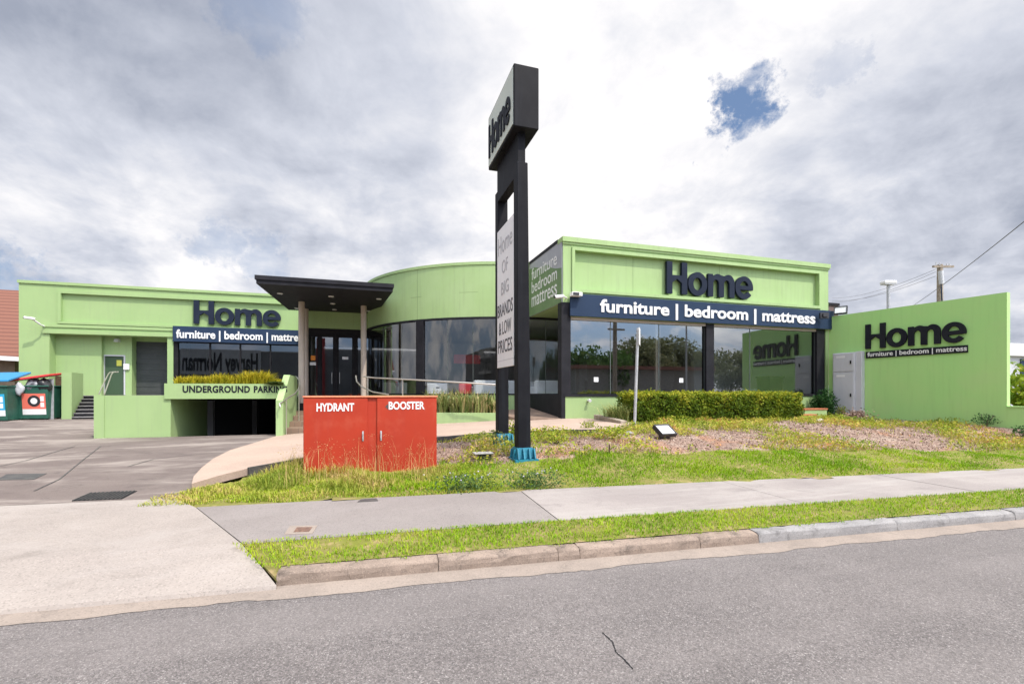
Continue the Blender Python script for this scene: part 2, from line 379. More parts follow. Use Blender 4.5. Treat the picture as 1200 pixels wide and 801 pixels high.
M['lawn'] = mat_leaf('lawn_blades', [(0, (.10, .22, .005)), (.42, (.235, .40, .008)), (.78, (.38, .45, .020)), (1, (.46, .36, .15))])
M['tallgrass'] = mat_leaf('long_grass', [(0, (.20, .28, .035)), (.5, (.38, .42, .06)), (.8, (.52, .42, .13)), (1, (.56, .38, .20))])
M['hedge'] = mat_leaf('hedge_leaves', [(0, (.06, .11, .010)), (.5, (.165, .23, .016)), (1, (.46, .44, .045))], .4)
M['cover'] = mat_leaf('ground_cover_leaves', [(0, (.16, .25, .025)), (.45, (.36, .42, .04)), (.75, (.52, .44, .08)), (1, (.50, .25, .10))])
M['planter'] = mat_leaf('yellow_green_leaves', [(0, (.22, .24, .02)), (.5, (.48, .42, .03)), (1, (.62, .48, .05))])
M['strap'] = mat_leaf('strappy_leaves', [(0, (.12, .20, .05)), (.5, (.34, .36, .13)), (1, (.58, .46, .24))])
M['weed'] = mat_leaf('grey_green_weed', [(0, (.06, .12, .035)), (1, (.17, .25, .09))])
M['shrub'] = mat_leaf('dark_shrub_leaves', [(0, (.02, .065, .02)), (1, (.05, .13, .035))])
M['tree'] = mat_leaf('tree_leaves', [(0, (.05, .12, .025)), (.6, (.10, .20, .04)), (1, (.18, .25, .06))])
M['treepale'] = mat_leaf('grey_green_leaves', [(0, (.16, .19, .09)), (1, (.32, .32, .16))])
M['chip'] = mat_leaf('bark_chip', [(0, (.12, .08, .06)), (.5, (.32, .22, .17)), (1, (.52, .43, .36))], 0.0, .9)

def mat_glass(name, tint, base, blend=1.0, rcol=(.9, .93, .96)):
    m = bpy.data.materials.new(name); m.use_nodes = True; t = NT(m.node_tree); t.n.clear()
    fr = t.add('ShaderNodeFresnel', inp={0: 1.5})
    fac = t.math('ADD', T_mul(t, fr.outputs[0], 1-base), base, clamp=True)
    tr = t.add('ShaderNodeBsdfTransparent', inp={0: c4(tint)})
    gl = t.add('ShaderNodeBsdfGlossy', inp={0: c4(rcol), 1: 0.0})
    mx = t.add('ShaderNodeMixShader', inp={0: fac, 1: tr.outputs[0], 2: gl.outputs[0]})
    t.l.new(mx.outputs[0], t.add('ShaderNodeOutputMaterial').inputs[0]); return m
def T_mul(t, a, b): return t.math('MULTIPLY', a, b)
M['glass'] = mat_glass('tinted_shop_glass', (.58, .62, .64), .26, rcol=(.80, .84, .88))
M['glassdark'] = mat_glass('dark_tinted_glass', (.50, .53, .56), .20, rcol=(.62, .70, .82))
M['glassclear'] = mat_glass('clear_shop_glass', (.90, .93, .94), .15, rcol=(.78, .80, .82))

# ------------------------------------------------------------------ lettering
def curve_mesh(splines, depth):
    cu = bpy.data.curves.new('outline', 'CURVE'); cu.dimensions = '2D'; cu.fill_mode = 'BOTH'; cu.extrude = depth/2
    for pts in splines:
        s = cu.splines.new('POLY'); s.points.add(len(pts)-1); s.use_cyclic_u = True
        for q, p in zip(s.points, pts): q.co = (p[0], p[1], 0, 1)
    o = bpy.data.objects.new('outline', cu); me = bpy.data.meshes.new_from_object(o)
    bpy.data.objects.remove(o); bpy.data.curves.remove(cu); return me
def text_mesh(s, depth=.01, bold=0.0, space=1.0, align='LEFT'):
    cu = bpy.data.curves.new('text', 'FONT'); cu.body = s; cu.size = 1; cu.extrude = depth/2; cu.offset = bold; cu.space_character = space
    cu.align_x = align; cu.fill_mode = 'BOTH'; cu.resolution_u = 4
    o = bpy.data.objects.new('text', cu); me = bpy.data.meshes.new_from_object(o)
    bpy.data.objects.remove(o); bpy.data.curves.remove(cu); return me
def bounds(me):
    a = np.array([v.co[:] for v in me.vertices]); return a.min(0), a.max(0)
def ell(cx, cy, rx, ry, a0, a1, n=26): return [(cx+rx*math.cos(R(a0+(a1-a0)*i/n)), cy+ry*math.sin(R(a0+(a1-a0)*i/n))) for i in range(n+1)]
def home_letters():
    H = [[(0, 0), (.2, 0), (.2, .35), (.375, .475), (.55, .35), (.55, 0), (.75, 0), (.75, 1), (.55, 1), (.55, .58), (.2, .58), (.2, 1), (0, 1)]]
    o = [ell(.36, .36, .36, .375, 0, 350, 35), ell(.36, .36, .165, .20, 0, 350, 30)]
    m = [(0, 0), (.2, 0)]+ell(.31, .42, .11, .13, 180, 0, 12)+[(.42, 0), (.62, 0)]+ell(.73, .42, .11, .13, 180, 0, 12)+[(.84, 0), (1.04, 0)]
    m += ell(.80, .47, .24, .265, 0, 128, 14)+ell(.38, .47, .24, .265, 62, 132, 9)+[(.19, .66), (.19, .72), (0, .72)]
    ee = ell(.36, .36, .36, .375, -11, 322, 44)+ell(.36, .36, .185, .205, 322, 199, 18)+[(.18, .29)]
    eh = ell(.36, .36, .175, .215, 17, 163, 18)
    adv = [0, .785, 1.54, 2.615]
    return [('H', H, adv[0]), ('o', o, adv[1]), ('m', [m], adv[2]), ('e', [ee, eh], adv[3])], 3.335
def home_sign(parent, o, ux, width, height, depth, mat_, gap=.03):
    # 3-D letters standing on a wall: o = lower left corner on the wall, ux = reading direction; the wall normal points to the reader
    o, ux = Vector(o), Vector(ux).normalized(); uz = Vector((0, 0, 1)); nn = ux.cross(uz)
    L, W = home_letters()
    for ch, spl, a in L:
        me = curve_mesh(spl, 1.0); mb = MB()
        mb.mesh(me, lambda c: o+ux*((c.x+a)/W*width)+uz*(c.y*height)+nn*((c.z+.5)*depth+gap))
        mb.build('letter', mat_, parent); bpy.data.meshes.remove(me)
def lettering(name, s, parent, o, ux, mat_, width=None, height=None, depth=.012, gap=.004, bold=0.0, space=1.0, uz=(0, 0, 1)):
    # height = ascender height of the text; the text starts at o on its baseline
    o, ux, uz = Vector(o), Vector(ux).normalized(), Vector(uz); nn = ux.cross(uz)
    me = text_mesh(s, 1.0, bold, space); lo_, hi_ = bounds(me)
    sx = width/(hi_[0]-lo_[0]) if width else None; sy = height/max(hi_[1], .01) if height else sx
    if sx is None: sx = sy
    mb = MB(); mb.mesh(me, lambda c: o+ux*((c.x-lo_[0])*sx)+uz*(c.y*sy)+nn*((c.z+.5)*depth+gap))
    bpy.data.meshes.remove(me)
    return mb.build(name, mat_, parent)

# ------------------------------------------------------------------ levels of the land
B = R(3.35); CB, SB = math.cos(B), math.sin(B)
def W(t, n): return (t*CB+n*SB, -t*SB+n*CB)       # along / across the street
def N_of(x, y): return SB*x+CB*y
def path_z(x, y):
    z = .27+.065*(x+2.18); return min(max(z, .17), .80)
def lot_z(x, y):
    z = .15+.009*max(0, min(y-7, 11))
    if x < -6: z += .30*min(1, max(0, (y-17)/6))*min(1, (-6-x)/3)
    return z
def front_n(x): return 7.02-.031*(x+2)             # far edge of the footpath, across the street
CP = []                                            # garden levels: (x, y, z)
for xx in np.linspace(-6, 40, 24):
    nn_ = front_n(xx); yy = (nn_-SB*xx)/CB; CP.append((xx, yy, .14)); CP.append((xx, yy-2, .12))
for px, py, z in ((615, 541, .33), (590, 516, .55), (512, 553, .2), (356, 557, .2), (440, 560, .19), (640, 520, .52), (700, 530, .46), (745, 497, .68), (850, 493, .72), (940, 491, .73),
                  (800, 515, .56), (900, 512, .55), (900, 535, .34), (1000, 505, .6), (1000, 530, .33), (1100, 527, .27), (1100, 505, .50), (1180, 501, .60), (1190, 520, .30), (1014, 489, .68), (780, 545, .27), (680, 550, .25)):
    x_, y_ = P(px, py, z); CP.append((x_, y_, z))
PATH_FRONT = [(-2.43, 8.19), (-2.2, 8.8), (-1.92, 9.29), (-1.1, 9.95), (0, 10.75), (1.7, 11.5), (3.2, 11.42), (4.22, 10.75), (5.1, 9.95), (6.0, 10.2), (6.9, 11.3), (7.0, 12.6), (6.6, 13.745)]
for (x_, y_) in PATH_FRONT: CP.append((x_, y_-.05, path_z(x_, y_)-.11))
for x_ in (7.5, 10, 13, 16, 19, 23): CP.append((x_, 13.6, .74)); CP.append((x_, 15.5, .74))
CP = np.array(CP)
def _tps():
    p = CP[:, :2]; n = len(p); d = np.linalg.norm(p[:, None]-p[None], axis=2); K = np.where(d > 0, d*d*np.log(d+1e-9), 0)+np.eye(n)*.15
    A = np.zeros((n+3, n+3)); A[:n, :n] = K; A[:n, n] = 1; A[:n, n+1:] = p; A[n, :n] = 1; A[n+1:, :n] = p.T
    return np.linalg.solve(A, np.concatenate([CP[:, 2], np.zeros(3)]))
_WT = _tps()
def g(x, y):
    x = np.asarray(x, float); y = np.asarray(y, float)
    d = np.sqrt((x[..., None]-CP[:, 0])**2+(y[..., None]-CP[:, 1])**2)
    z = (np.where(d > 0, d*d*np.log(d+1e-9), 0)*_WT[:len(CP)]).sum(-1)+_WT[-3]+_WT[-2]*x+_WT[-1]*y
    z = z+.012*np.sin(x*5.1+y*2.3)+.010*np.sin(x*2.7-y*6.1)
    return np.clip(z, .10, .82)
def in_poly(x, y, poly):
    x = np.asarray(x, float); y = np.asarray(y, float); r = np.zeros(x.shape, bool); n = len(poly)
    for i in range(n):
        x1, y1 = poly[i]; x2, y2 = poly[(i+1) % n]
        c = ((y1 > y) != (y2 > y)) & (x < (x2-x1)*(y-y1)/(y2-y1+1e-12)+x1); r ^= c
    return r
PATH_POLY = PATH_FRONT+[(5.94, 13.745), (5.94, 16.9), (4.0, 16.6), (1.5, 16.8), (0.5, 16.9), (-2.42, 16.9), (-2.63, 16.5)]+[P(300, 516.5, .26), P(270, 525, .25), P(250, 536, .23), P(236, 549, .21), P(227, 562, .18)]
def gpt(px, py):                                   # where a sight line meets the garden
    k = (px-600)/F; lo_, hi_ = 4.0, 30.0
    for d in np.arange(4, 30, .05):
        x, y = cam2w(k*d, d)
        if HC-(py-HOR)/F*d <= float(g(x, y)): break
    return (x, y, float(g(x, y)))

# ------------------------------------------------------------------ ground, road, kerb, paths
mb = MB()
for x0, x1, y0, y1 in ((-500, 500, -500, 17.2), (-500, -13, 17.2, 27), (-1.0, 500, 17.2, 27), (-500, 500, 27, 600)):
    mb.quad((x0, y0, -.06), (x1, y0, -.06), (x1, y1, -.06), (x0, y1, -.06))
mb.build('ground', M['ground'], kind='structure')
mb = MB(); mb.quad(*[(*W(t, n), 0.0) for t, n in ((-150, -8.2), (150, -8.2), (150, 4.12), (-150, 4.12))]); mb.build('road', M['asphalt'], kind='structure')
mb = MB()
tt = np.concatenate([[-150, -40], np.arange(-12, 22, .07), [40, 150]]); ee = 4.035+.018*np.sin(tt*3.1)+.010*np.sin(tt*9.7)+np.where(np.abs(tt) < 30, rng.normal(0, .007, len(tt)), 0)
for i in range(len(tt)-1): mb.quad((*W(tt[i], ee[i]), .004), (*W(tt[i+1], ee[i+1]), .004), (*W(tt[i+1], 4.32), .008), (*W(tt[i], 4.32), .008))
mb.build('gutter', M['gutter'], kind='structure')
# road crack and small patches
mb = MB()
pts = [P(706, 741, 0), P(718, 752, 0), P(722, 764, 0), P(731, 772, 0), P(742, 784, 0)]
for i in range(len(pts)-1):
    (x0, y0), (x1, y1) = pts[i], pts[i+1]; m = 4
    for k in range(m):
        a, b_ = k/m, (k+1)/m; j = lambda: random.uniform(-.006, .006)
        xa, ya, xb, yb = x0+(x1-x0)*a, y0+(y1-y0)*a, x0+(x1-x0)*b_, y0+(y1-y0)*b_; wd = .0035+random.random()*.003
        mb.quad((xa-wd, ya, .003), (xa+wd, ya, .003), (xb+wd, yb+.004, .003), (xb-wd, yb, .003))
mb.build('crack', M['dark'], kind='structure')
mb = MB()
for pl in ([(0, 546), (30, 540), (62, 531), (88, 524)], [(150, 546), (180, 538), (222, 533), (262, 531)], [(40, 573), (70, 560), (96, 540), (118, 524)]):
    q = [P(a, b, .19) for a, b in pl]
    for (x0, y0), (x1, y1) in zip(q[:-1], q[1:]):
        for k in range(5):
            xa, ya, xb, yb_ = x0+(x1-x0)*k/5, y0+(y1-y0)*k/5, x0+(x1-x0)*(k+1)/5, y0+(y1-y0)*(k+1)/5; wd = .010; L = math.hypot(xb-xa, yb_-ya); nx, ny = -(yb_-ya)/L*wd, (xb-xa)/L*wd
            zf = lambda a, b: .15+.009*max(0, min(b-7, 11))+.004
            mb.quad(*[(a, b, zf(a, b)) for a, b in ((xa-nx, ya-ny), (xb-nx, yb_-ny), (xb+nx, yb_+ny), (xa+nx, ya+ny))])
mb.build('car_park_crack', M['iron'], kind='structure')

def kerb_run(ts, name, m):
    mb = MB()
    for i in range(len(ts)-1):
        t0, t1 = ts[i]+.003, ts[i+1]-.003
        prof = [(4.288, -.02), (4.294, .05), (4.302, .088), (4.318, .104), (4.36, .111), (4.46, .115), (4.46, -.02)]
        b = len(mb.v); n = len(prof); ns = max(2, int((t1-t0)/.11)); dz0 = random.uniform(-.004, .004)
        for q in range(ns+1):
            t = t0+(t1-t0)*q/ns; e_ = .002 if q in (0, ns) else 0
            for j_, (nn_, z) in enumerate(prof):
                up = 1 if 2 <= j_ <= 5 else 0
                x, y = W(t, nn_+random.gauss(0, .0028)*(j_ < 5)+e_*(j_ in (2, 3))); mb.v.append((x, y, z+dz0*up+random.gauss(0, .0022)*up-e_*.8*(j_ in (2, 3, 4))))
        for q in range(ns):
            o = b+q*n
            for k in range(n):
                k2 = (k+1) % n; mb.f.append((o+k, o+k2, o+n+k2, o+n+k)); mb.sm.append(k in (2, 3))
        mb.f.append(tuple(b+k for k in range(n))); mb.f.append(tuple(b+ns*n+k for k in reversed(range(n)))); mb.sm += [False]*2
    return mb.build(name, m, kind='structure')
def t_of(px, n):
    lo_, hi_ = -60, 60
    best = min(np.arange(-12, 25, .01), key=lambda t: abs(600+F*(CS*W(t, n)[0]-SN*W(t, n)[1])/max(.5, dep(*W(t, n)))-px)); return float(best)
T0 = t_of(324, 4.3)
kerb_run([T0, t_of(513, 4.3), t_of(654, 4.3), t_of(680, 4.3), t_of(820, 4.3), t_of(889, 4.3)], 'kerb', M['kerb'])
tg = t_of(889, 4.3); kerb_run([tg]+[tg+1.9*i for i in range(1, 22)], 'kerb', M['kerbgrey'])
# far side of the street: kerb and pavement
mb = MB(); mb.prism([W(-150, -8.4), W(150, -8.4), W(150, -8.2), W(-150, -8.2)], -.02, .14); mb.build('kerb', M['kerbgrey'], kind='structure')
mb = MB(); mb.quad(*[(*W(t, n), .135) for t, n in ((-150, -12.5), (150, -12.5), (150, -8.4), (-150, -8.4))]); mb.build('pavement', M['footpath'], kind='structure')

# apron of the driveway: from the gutter up to the footpath level
a1, a2, a3 = P(229, 594, .15), P(283, 637, .146), P(324, 686, .03)
mb = MB(); nA = 16
rt = [(a1, .15), (((a1[0]+a2[0])/2, (a1[1]+a2[1])/2), .15), (a2, .148), (((a2[0]*.5+a3[0]*.5), (a2[1]*.5+a3[1]*.5)), .10), (a3, .034)]
tl = P(203, 583, .15)
for i in range(len(rt)-1):
    (p0, z0), (p1, z1) = rt[i], rt[i+1]
    y0, y1 = p0[1], p1[1]
    lft0, lft1 = (-40, y0+.0585*(p0[0]+40)*1.0), (-40, y1+.0585*(p1[0]+40))
    for k in range(20):
        u0, u1 = k/20, (k+1)/20; L = lambda p, l, u: (p[0]+(l[0]-p[0])*u, p[1]+(l[1]-p[1])*u)
        mb.quad((*L(p0, lft0, u0), z0), (*L(p0, lft0, u1), z0), (*L(p1, lft1, u1), z1), (*L(p1, lft1, u0), z1))
for (p0, z0), (p1, z1) in zip(rt[:-1], rt[1:]): mb.quad((*p0, z0), (*p1, z1), (*p1, -.05), (*p0, -.05))
# wedge up to the car park edge and a little lip on the gutter
mb.quad((*a1, .15), (*tl, .15), (-40, tl[1]+.0585*(tl[0]+40), .15), (-40, a1[1]+.0585*(a1[0]+40), .15))
mb.quad((*a3, .034), (-40, a3[1]+.0585*(a3[0]+40), .034), (-40, a3[1]+.0585*(a3[0]+40)-.02, .0), (a3[0], a3[1]-.02, .0))
mb.build('driveway_apron', M['apron'], kind='structure')

# footpath slabs
def fpoly(t0, t1): return [W(t0, 5.15), W(t1, 5.15), W(t1, front_n(W(t1, 7)[0])), W(t0, front_n(W(t0, 7)[0]))]
tj = t_of(632, 5.9)
lft = [(a2[0]+.012, a2[1]), W(tj-.008, 5.15), W(tj-.008, front_n(W(tj, 7)[0])), (a1[0]+.012, a1[1])]
mb = MB(); mb.prism(lft, .0, .15); mb.build('footpath', M['footpath_asphalt'], kind='structure')
mb = MB(); t = tj+.008
for k in range(14):
    t2 = t+(3.1 if k else 3.4); mb.prism(fpoly(t, t2-.012), 0, .15+random.uniform(-.003, .003)); t = t2
mb.build('footpath', M['footpath'], kind='structure')
mb = MB(); mb.quad(*[(*p, .125) for p in ((a2[0]-.02, a2[1]-.1), W(40, 5.1), W(40, 6.8), (a1[0]-.03, a1[1]))]); mb.build('footpath_joint', M['soil'], kind='structure')

# car park
mb = MB(); ys = np.linspace(tl[1], 30, 40)
left_edge = lambda y: -45
right_pts = [tl, (-2.43, 8.19)]+[P(227, 562, .18), P(236, 549, .21), P(250, 536, .23), P(270, 525, .25), P(300, 516.5, .26), (-2.6, 16.5)]
def rx(y):
    if y >= 16.5: return -2.6
    for i in range(len(right_pts)-1):
        (x0, y0), (x1, y1) = right_pts[i], right_pts[i+1]
        if y0 <= y <= y1: return x0+(x1-x0)*(y-y0)/(y1-y0+1e-9)
    return right_pts[0][0]
ysl = sorted(set([tl[1]]+[p[1] for p in right_pts if p[1] > tl[1]]+[17.28]+list(np.linspace(9, 17, 9))))
xsr = np.linspace(0, 1, 25)
for i in range(len(ysl)-1):
    y0, y1 = ysl[i], ysl[i+1]
    for k in range(24):
        q = []
        for (y, u) in ((y0, xsr[k]), (y0, xsr[k+1]), (y1, xsr[k+1]), (y1, xsr[k])):
            xx = -40+(rx(y)+.03+40)*u if 0 else -40+(rx(y)+.03+40)*u; off = .0585*(tl[0]-xx)*max(0, 1-(y-tl[1])/3); yy = y+off
            q.append((xx, yy, lot_z(xx, yy)-.004))
        mb.quad(*q)
for i, (y0, y1) in enumerate(((17.28, 19), (19, 21), (21, 23), (23, 25), (25, 30))):
    for x0, x1 in ((-40, -25), (-25, -15), (-15, -12), (-12, -9), (-9, -7.5)):
        mb.quad(*[(x, y, lot_z(x, y)-.004) for x, y in ((x0, y0), (x1, y0), (x1, y1), (x0, y1))])
mb.build('car_park', M['lot'], kind='structure')

# pink path (a slab with a dark edge strip)
bm = bmesh.new(); vs = [bm.verts.new((x, y, path_z(x, y))) for x, y in PATH_POLY]; f_ = bm.faces.new(vs)
ex = bmesh.ops.extrude_face_region(bm, geom=[f_]); 
for v in ex['geom']:
    if isinstance(v, bmesh.types.BMVert): v.co.z -= .12
bmesh.ops.triangulate(bm, faces=bm.faces); bmesh.ops.recalc_face_normals(bm, faces=bm.faces)
me = bpy.data.meshes.new('path'); bm.to_mesh(me); bm.free(); me.materials.append(M['pink']); o = bpy.data.objects.new('path', me); col.objects.link(o); o['kind'] = 'structure'
mb = MB(); rz = lambda x, y: min(path_z(x, y), .80)+.006+.085*max(0, y-13.9); mb.prism([(4.62, 15.0), (5.0, 14.2), (5.93, 13.75), (5.93, 16.75), (4.62, 16.6)], lambda x, y: .2, rz); mb.build('ramp', mat('ramp_pavers', (.27, .19, .145), .8, (.22, .155, .12), 4, bump=.2), kind='structure')
mb = MB()
for i in range(2, 8):
    (x0, y0), (x1, y1) = PATH_FRONT[i], PATH_FRONT[i+1]; L = math.hypot(x1-x0, y1-y0); nx, ny = (y1-y0)/L, -(x1-x0)/L
    q = [(x0+nx*.004, y0+ny*.004), (x1+nx*.004, y1+ny*.004), (x1+nx*.06, y1+ny*.06), (x0+nx*.06, y0+ny*.06)]
    mb.prism(q, lambda x, y: path_z(x, y)-.2, lambda x, y: path_z(x, y)+.02)
mb.build('path_edging', M['iron'], kind='structure')

# garden heightfield, split into lawn and bark mulch
def lawn_line(x):                                  # y of the lawn's far edge
    pts = [(-6, 9.5), (-1.0, 9.2), (1.3, 9.0), (2.5, 8.35), (4.2, 8.25), (7.0, 8.05), (9.5, 7.8), (13, 7.5), (17, 7.3), (40, 6)]
    return np.interp(x, [p[0] for p in pts], [p[1] for p in pts])
gx = np.arange(-4.6, 24, .14); gy = np.arange(5.0, 14.1, .14)
GX, GY = np.meshgrid(gx, gy); GZ = g(GX, GY)+rng.normal(0, .006, GX.shape)
ins = in_poly(GX, GY, PATH_POLY); GZ[ins] = np.minimum(GZ[ins], np.vectorize(path_z)(GX[ins], GY[ins])-.10)
ca, cb, cc = rng.random(3)
for name, m_, sel in (('lawn', 'soil', lambda x, y: y < lawn_line(x)), ('mulch_bed', 'mulch', lambda x, y: y >= lawn_line(x))):
    mb = MB(); idx = {}
    def vid(i, j):
        if (i, j) not in idx: idx[(i, j)] = len(mb.v); mb.v.append((GX[i, j], GY[i, j], GZ[i, j]))
        return idx[(i, j)]
    for i in range(len(gy)-1):
        for j in range(len(gx)-1):
            x, y = GX[i, j]+.07, GY[i, j]+.07
            if not sel(x, y): continue
            if N_of(x, y) < front_n(x)-.12: continue
            if x < -1.0 and y > 8.1+ (x+2.6)*1.25: continue
            if x < -2.52: continue
            if x > 17.6 and y > 8.7: continue
            mb.f.append((vid(i, j), vid(i, j+1), vid(i+1, j+1), vid(i+1, j))); mb.sm.append(True)
    mb.build(name, M[m_], kind='structure')
# verge soil
mb = MB(); va = [W(T0+.02, 4.46), W(40, 4.46), W(40, 5.16), (a2[0]+.01, a2[1]+.0)]
ts = np.linspace(T0+.0, 40, 90)
for i in range(len(ts)-1):
    tA, tB = ts[i], ts[i+1]
    mb.quad((*W(tA, 4.44), .122), (*W(tB, 4.44), .122), (*W(tB, 5.16), .147), (*W(tA, 5.16), .147))
mb.quad((a3[0]+.005, a3[1]+.02, .045), (*W(T0, 4.30), .07), (*W(T0, 4.44), .122), (*W(T0, 5.16), .147), (a2[0]+.01, a2[1], .145))
mb.build('verge', M['soil'], kind='structure')

# ------------------------------------------------------------------ foliage makers
def raw_mesh(name, verts, polys_n, idx, mat_, tint, parent=None, **tags):
    me = bpy.data.meshes.new(name); off = ORIG[parent.name] if parent else Vector((0, 0, 0))
    verts = np.asarray(verts, np.float32)-np.array(off[:], np.float32)
    me.vertices.add(len(verts)); me.vertices.foreach_set('co', verts.ravel())
    idx = np.asarray(idx, np.int32).ravel(); polys_n = np.asarray(polys_n, np.int32)
    me.loops.add(len(idx)); me.loops.foreach_set('vertex_index', idx)
    me.polygons.add(len(polys_n)); st = np.concatenate([[0], np.cumsum(polys_n)[:-1]]).astype(np.int32)
    me.polygons.foreach_set('loop_start', st); me.polygons.foreach_set('loop_total', polys_n)
    a = me.attributes.new('tint', 'FLOAT', 'POINT'); a.data.foreach_set('value', np.asarray(tint, np.float32))
    me.update(); me.validate(); me.materials.append(mat_)
    o = bpy.data.objects.new(name, me); col.objects.link(o)
    if parent: o.parent = parent
    ORIG[o.name] = off; return tag(o, **tags)
def blades(base, h, wd, lean, tint, name, mat_, parent=None, az=None, **tags):
    n = len(base); base = np.asarray(base, float); az = rng.uniform(0, 2*np.pi, n) if az is None else az
    dx, dy = np.cos(az), np.sin(az); px_, py_ = -dy, dx
    h = np.asarray(h)*np.ones(n); wd = np.asarray(wd)*np.ones(n); lean = np.asarray(lean)*np.ones(n)
    V = np.zeros((n, 5, 3))
    V[:, 0] = base+np.c_[px_*wd/2, py_*wd/2, 0*h]; V[:, 1] = base-np.c_[px_*wd/2, py_*wd/2, 0*h]
    mid = base+np.c_[dx*lean*h*.3, dy*lean*h*.3, h*.6]
    V[:, 2] = mid-np.c_[px_*wd*.4, py_*wd*.4, 0*h]; V[:, 3] = mid+np.c_[px_*wd*.4, py_*wd*.4, 0*h]
    V[:, 4] = base+np.c_[dx*lean*h, dy*lean*h, h*(1-.25*lean)]
    b = np.arange(n)[:, None]*5
    I = np.concatenate([b+np.array([[0, 1, 2, 3]]), b+np.array([[3, 2, 4]])], axis=1)
    return raw_mesh(name, V.reshape(-1, 3), np.tile([4, 3], n), I, mat_, np.repeat(tint, 5), parent, **tags)
def leaves(cen, size, name, mat_, tint, parent=None, up=.0, asp=.5, nrm=None, **tags):
    n = len(cen); cen = np.asarray(cen, float)
    a = rng.normal(size=(n, 3)); 
    if nrm is not None: a = a*.75+nrm
    a[:, 2] += up; a /= np.linalg.norm(a, axis=1)[:, None]
    r = rng.normal(size=(n, 3)); u = np.cross(a, r); u /= np.linalg.norm(u, axis=1)[:, None]; v = np.cross(a, u)
    s = (np.asarray(size)*np.ones(n))[:, None]
    V = np.stack([cen-u*s*.5, cen+v*s*asp*.5+a*s*.06, cen+u*s*.5, cen-v*s*asp*.5+a*s*.06], 1)
    return raw_mesh(name, V.reshape(-1, 3), np.full(n, 4), np.arange(4*n), mat_, np.repeat(tint, 4), parent, **tags)
def fbm2(x, y, s=1.0, seed=0):
    v = 0; a = 1
    for k in range(4):
        f = s*2**k; v = v+a*np.sin(x*f*1.3+seed*1.7+k*2.1+1.3*np.sin(y*f*.9+seed))*np.sin(y*f*1.1+seed*2.3+k*1.3+1.1*np.sin(x*f*.7)); a *= .55
    return v

# ------------------------------------------------------------------ main building
YF, XL, XR = 13.75, 5.95, 16.86                    # street front, its left and right ends
ZT, ZG, ZS = 6.44, 4.42, 1.57                      # parapet, glass head of the round bay, sill
YW, YR = 26.0, 17.3                                # left wing, retaining wall planes
bld = thing('showroom_building', (6.6, 13.75, .7), 'lime green single storey showroom with a round glazed bay and flat parapets', 'building')
# street facade: border, recessed panel, moulding, coping
px0, px1, pz0, pz1 = 6.34, 16.36, 4.86, 6.07
mb = MB()
mb.box(XL, px0, YF, YF+.3, ZG, ZT); mb.box(px1, XR, YF, YF+.3, 3.99, ZT)
mb.box(px0, px1, YF, YF+.3, pz1, ZT); mb.box(px0, px1, YF, YF+.3, 3.99, pz0); mb.box(px0, px1, YF+.13, YF+.3, pz0, pz1)
mb.box(X(967.5, YF), XR, YF, YF+.3, .4, 3.989); mb.build('facade_wall', M['green'], bld)
mb = MB(); mw = .10
mb.box(px0-mw, px1+mw, YF-.05, YF-.002, pz1, pz1+mw); mb.box(px0-mw, px1+mw, YF-.05, YF-.002, pz0-mw, pz0)
mb.box(px0-mw, px0, YF-.05, YF-.002, pz0, pz1); mb.box(px1, px1+mw, YF-.05, YF-.002, pz0, pz1)
mb.build('panel_moulding', M['green'], bld)
mb = MB(); mb.box(XL-.04, XR+.04, YF-.07, YF+.34, ZT-.13, ZT+.02); mb.box(XL-.02, XR+.02, YF-.035, YF-.003, ZT-.2, ZT-.13); mb.build('coping', M['green'], bld)
# return wall on the left, soffit under the corner
mb = MB(); mb.box(XL, XL+.25, YF+.302, 17.0, ZG, ZT); mb.build('side_wall', M['green'], bld)
mb = MB(); mb.box(XL+.26, XR, YF+.302, 17.4, ZG+.002, ZG+.12); mb.build('soffit', M['green_pale'], bld)
mb = MB(); mb.box(XL+.3, XR, YF+.31, 30, ZT-.45, ZT-.35); mb.build('roof', M['greybox'], bld)
# base under the shop window
mb = MB(); mb.box(XL+.02, X(967.5, YF)-.002, YF, YF+.25, .4, ZS-.09); mb.build('base_wall', M['green_pale'], bld)
mb = MB(); mb.box(XL+.02, X(967.5, YF)-.002, YF-.03, YF+.25, ZS-.088, ZS-.01); mb.build('window_sill', M['black'], bld)
c1a, c1b = XL-.06, 6.2
mb = MB(); mb.box(c1a, c1b, YF-.02, YF+.28, ZS-.009, ZG+.0); mb.box(c1a, c1a+.13, YF-.018, YF+.26, .55, ZS-.01); mb.build('corner_column', M['black'], bld)
c2a, c2b = X(827.5, YF), X(836.5, YF); c3a, c3b = X(957, YF), X(966, YF)
for a, b in ((c2a, c2b), (c3a, c3b)):
    mb = MB(); mb.box(a, b, YF-.015, YF+.22, ZS-.008, 3.985); mb.build('window_column', M['black'], bld)
mb = MB(); mb.box(c1b, c3a-.002, YF+.02, YF+.16, 3.90, 3.988); mb.build('window_head', M['column'], bld)
# shop window panes with butt joints
cuts = [c1b, X(717, YF), X(774, YF), c2a, c2b, X(881, YF), c3a]
for a, b in zip(cuts[:-1], cuts[1:]):
    if (a, b) == (c2a, c2b): continue
    mb = MB(); mb.quad((a+.008, YF+.1, ZS), (b-.008, YF+.1, ZS), (b-.008, YF+.1, 3.9), (a+.008, YF+.1, 3.9)); wn = mb.build('window', M['glass'], bld)
    mb = MB(); mb.box(b-.011, b+.011, YF+.09, YF+.112, ZS, 3.9); mb.build('joint', M['jointdark'], wn)
mb = MB(); mb.box(X(771.5, YF), X(777, YF), YF+.125, YF+.2, ZS, 3.9); mb.build('mullion', M['column'], bld)
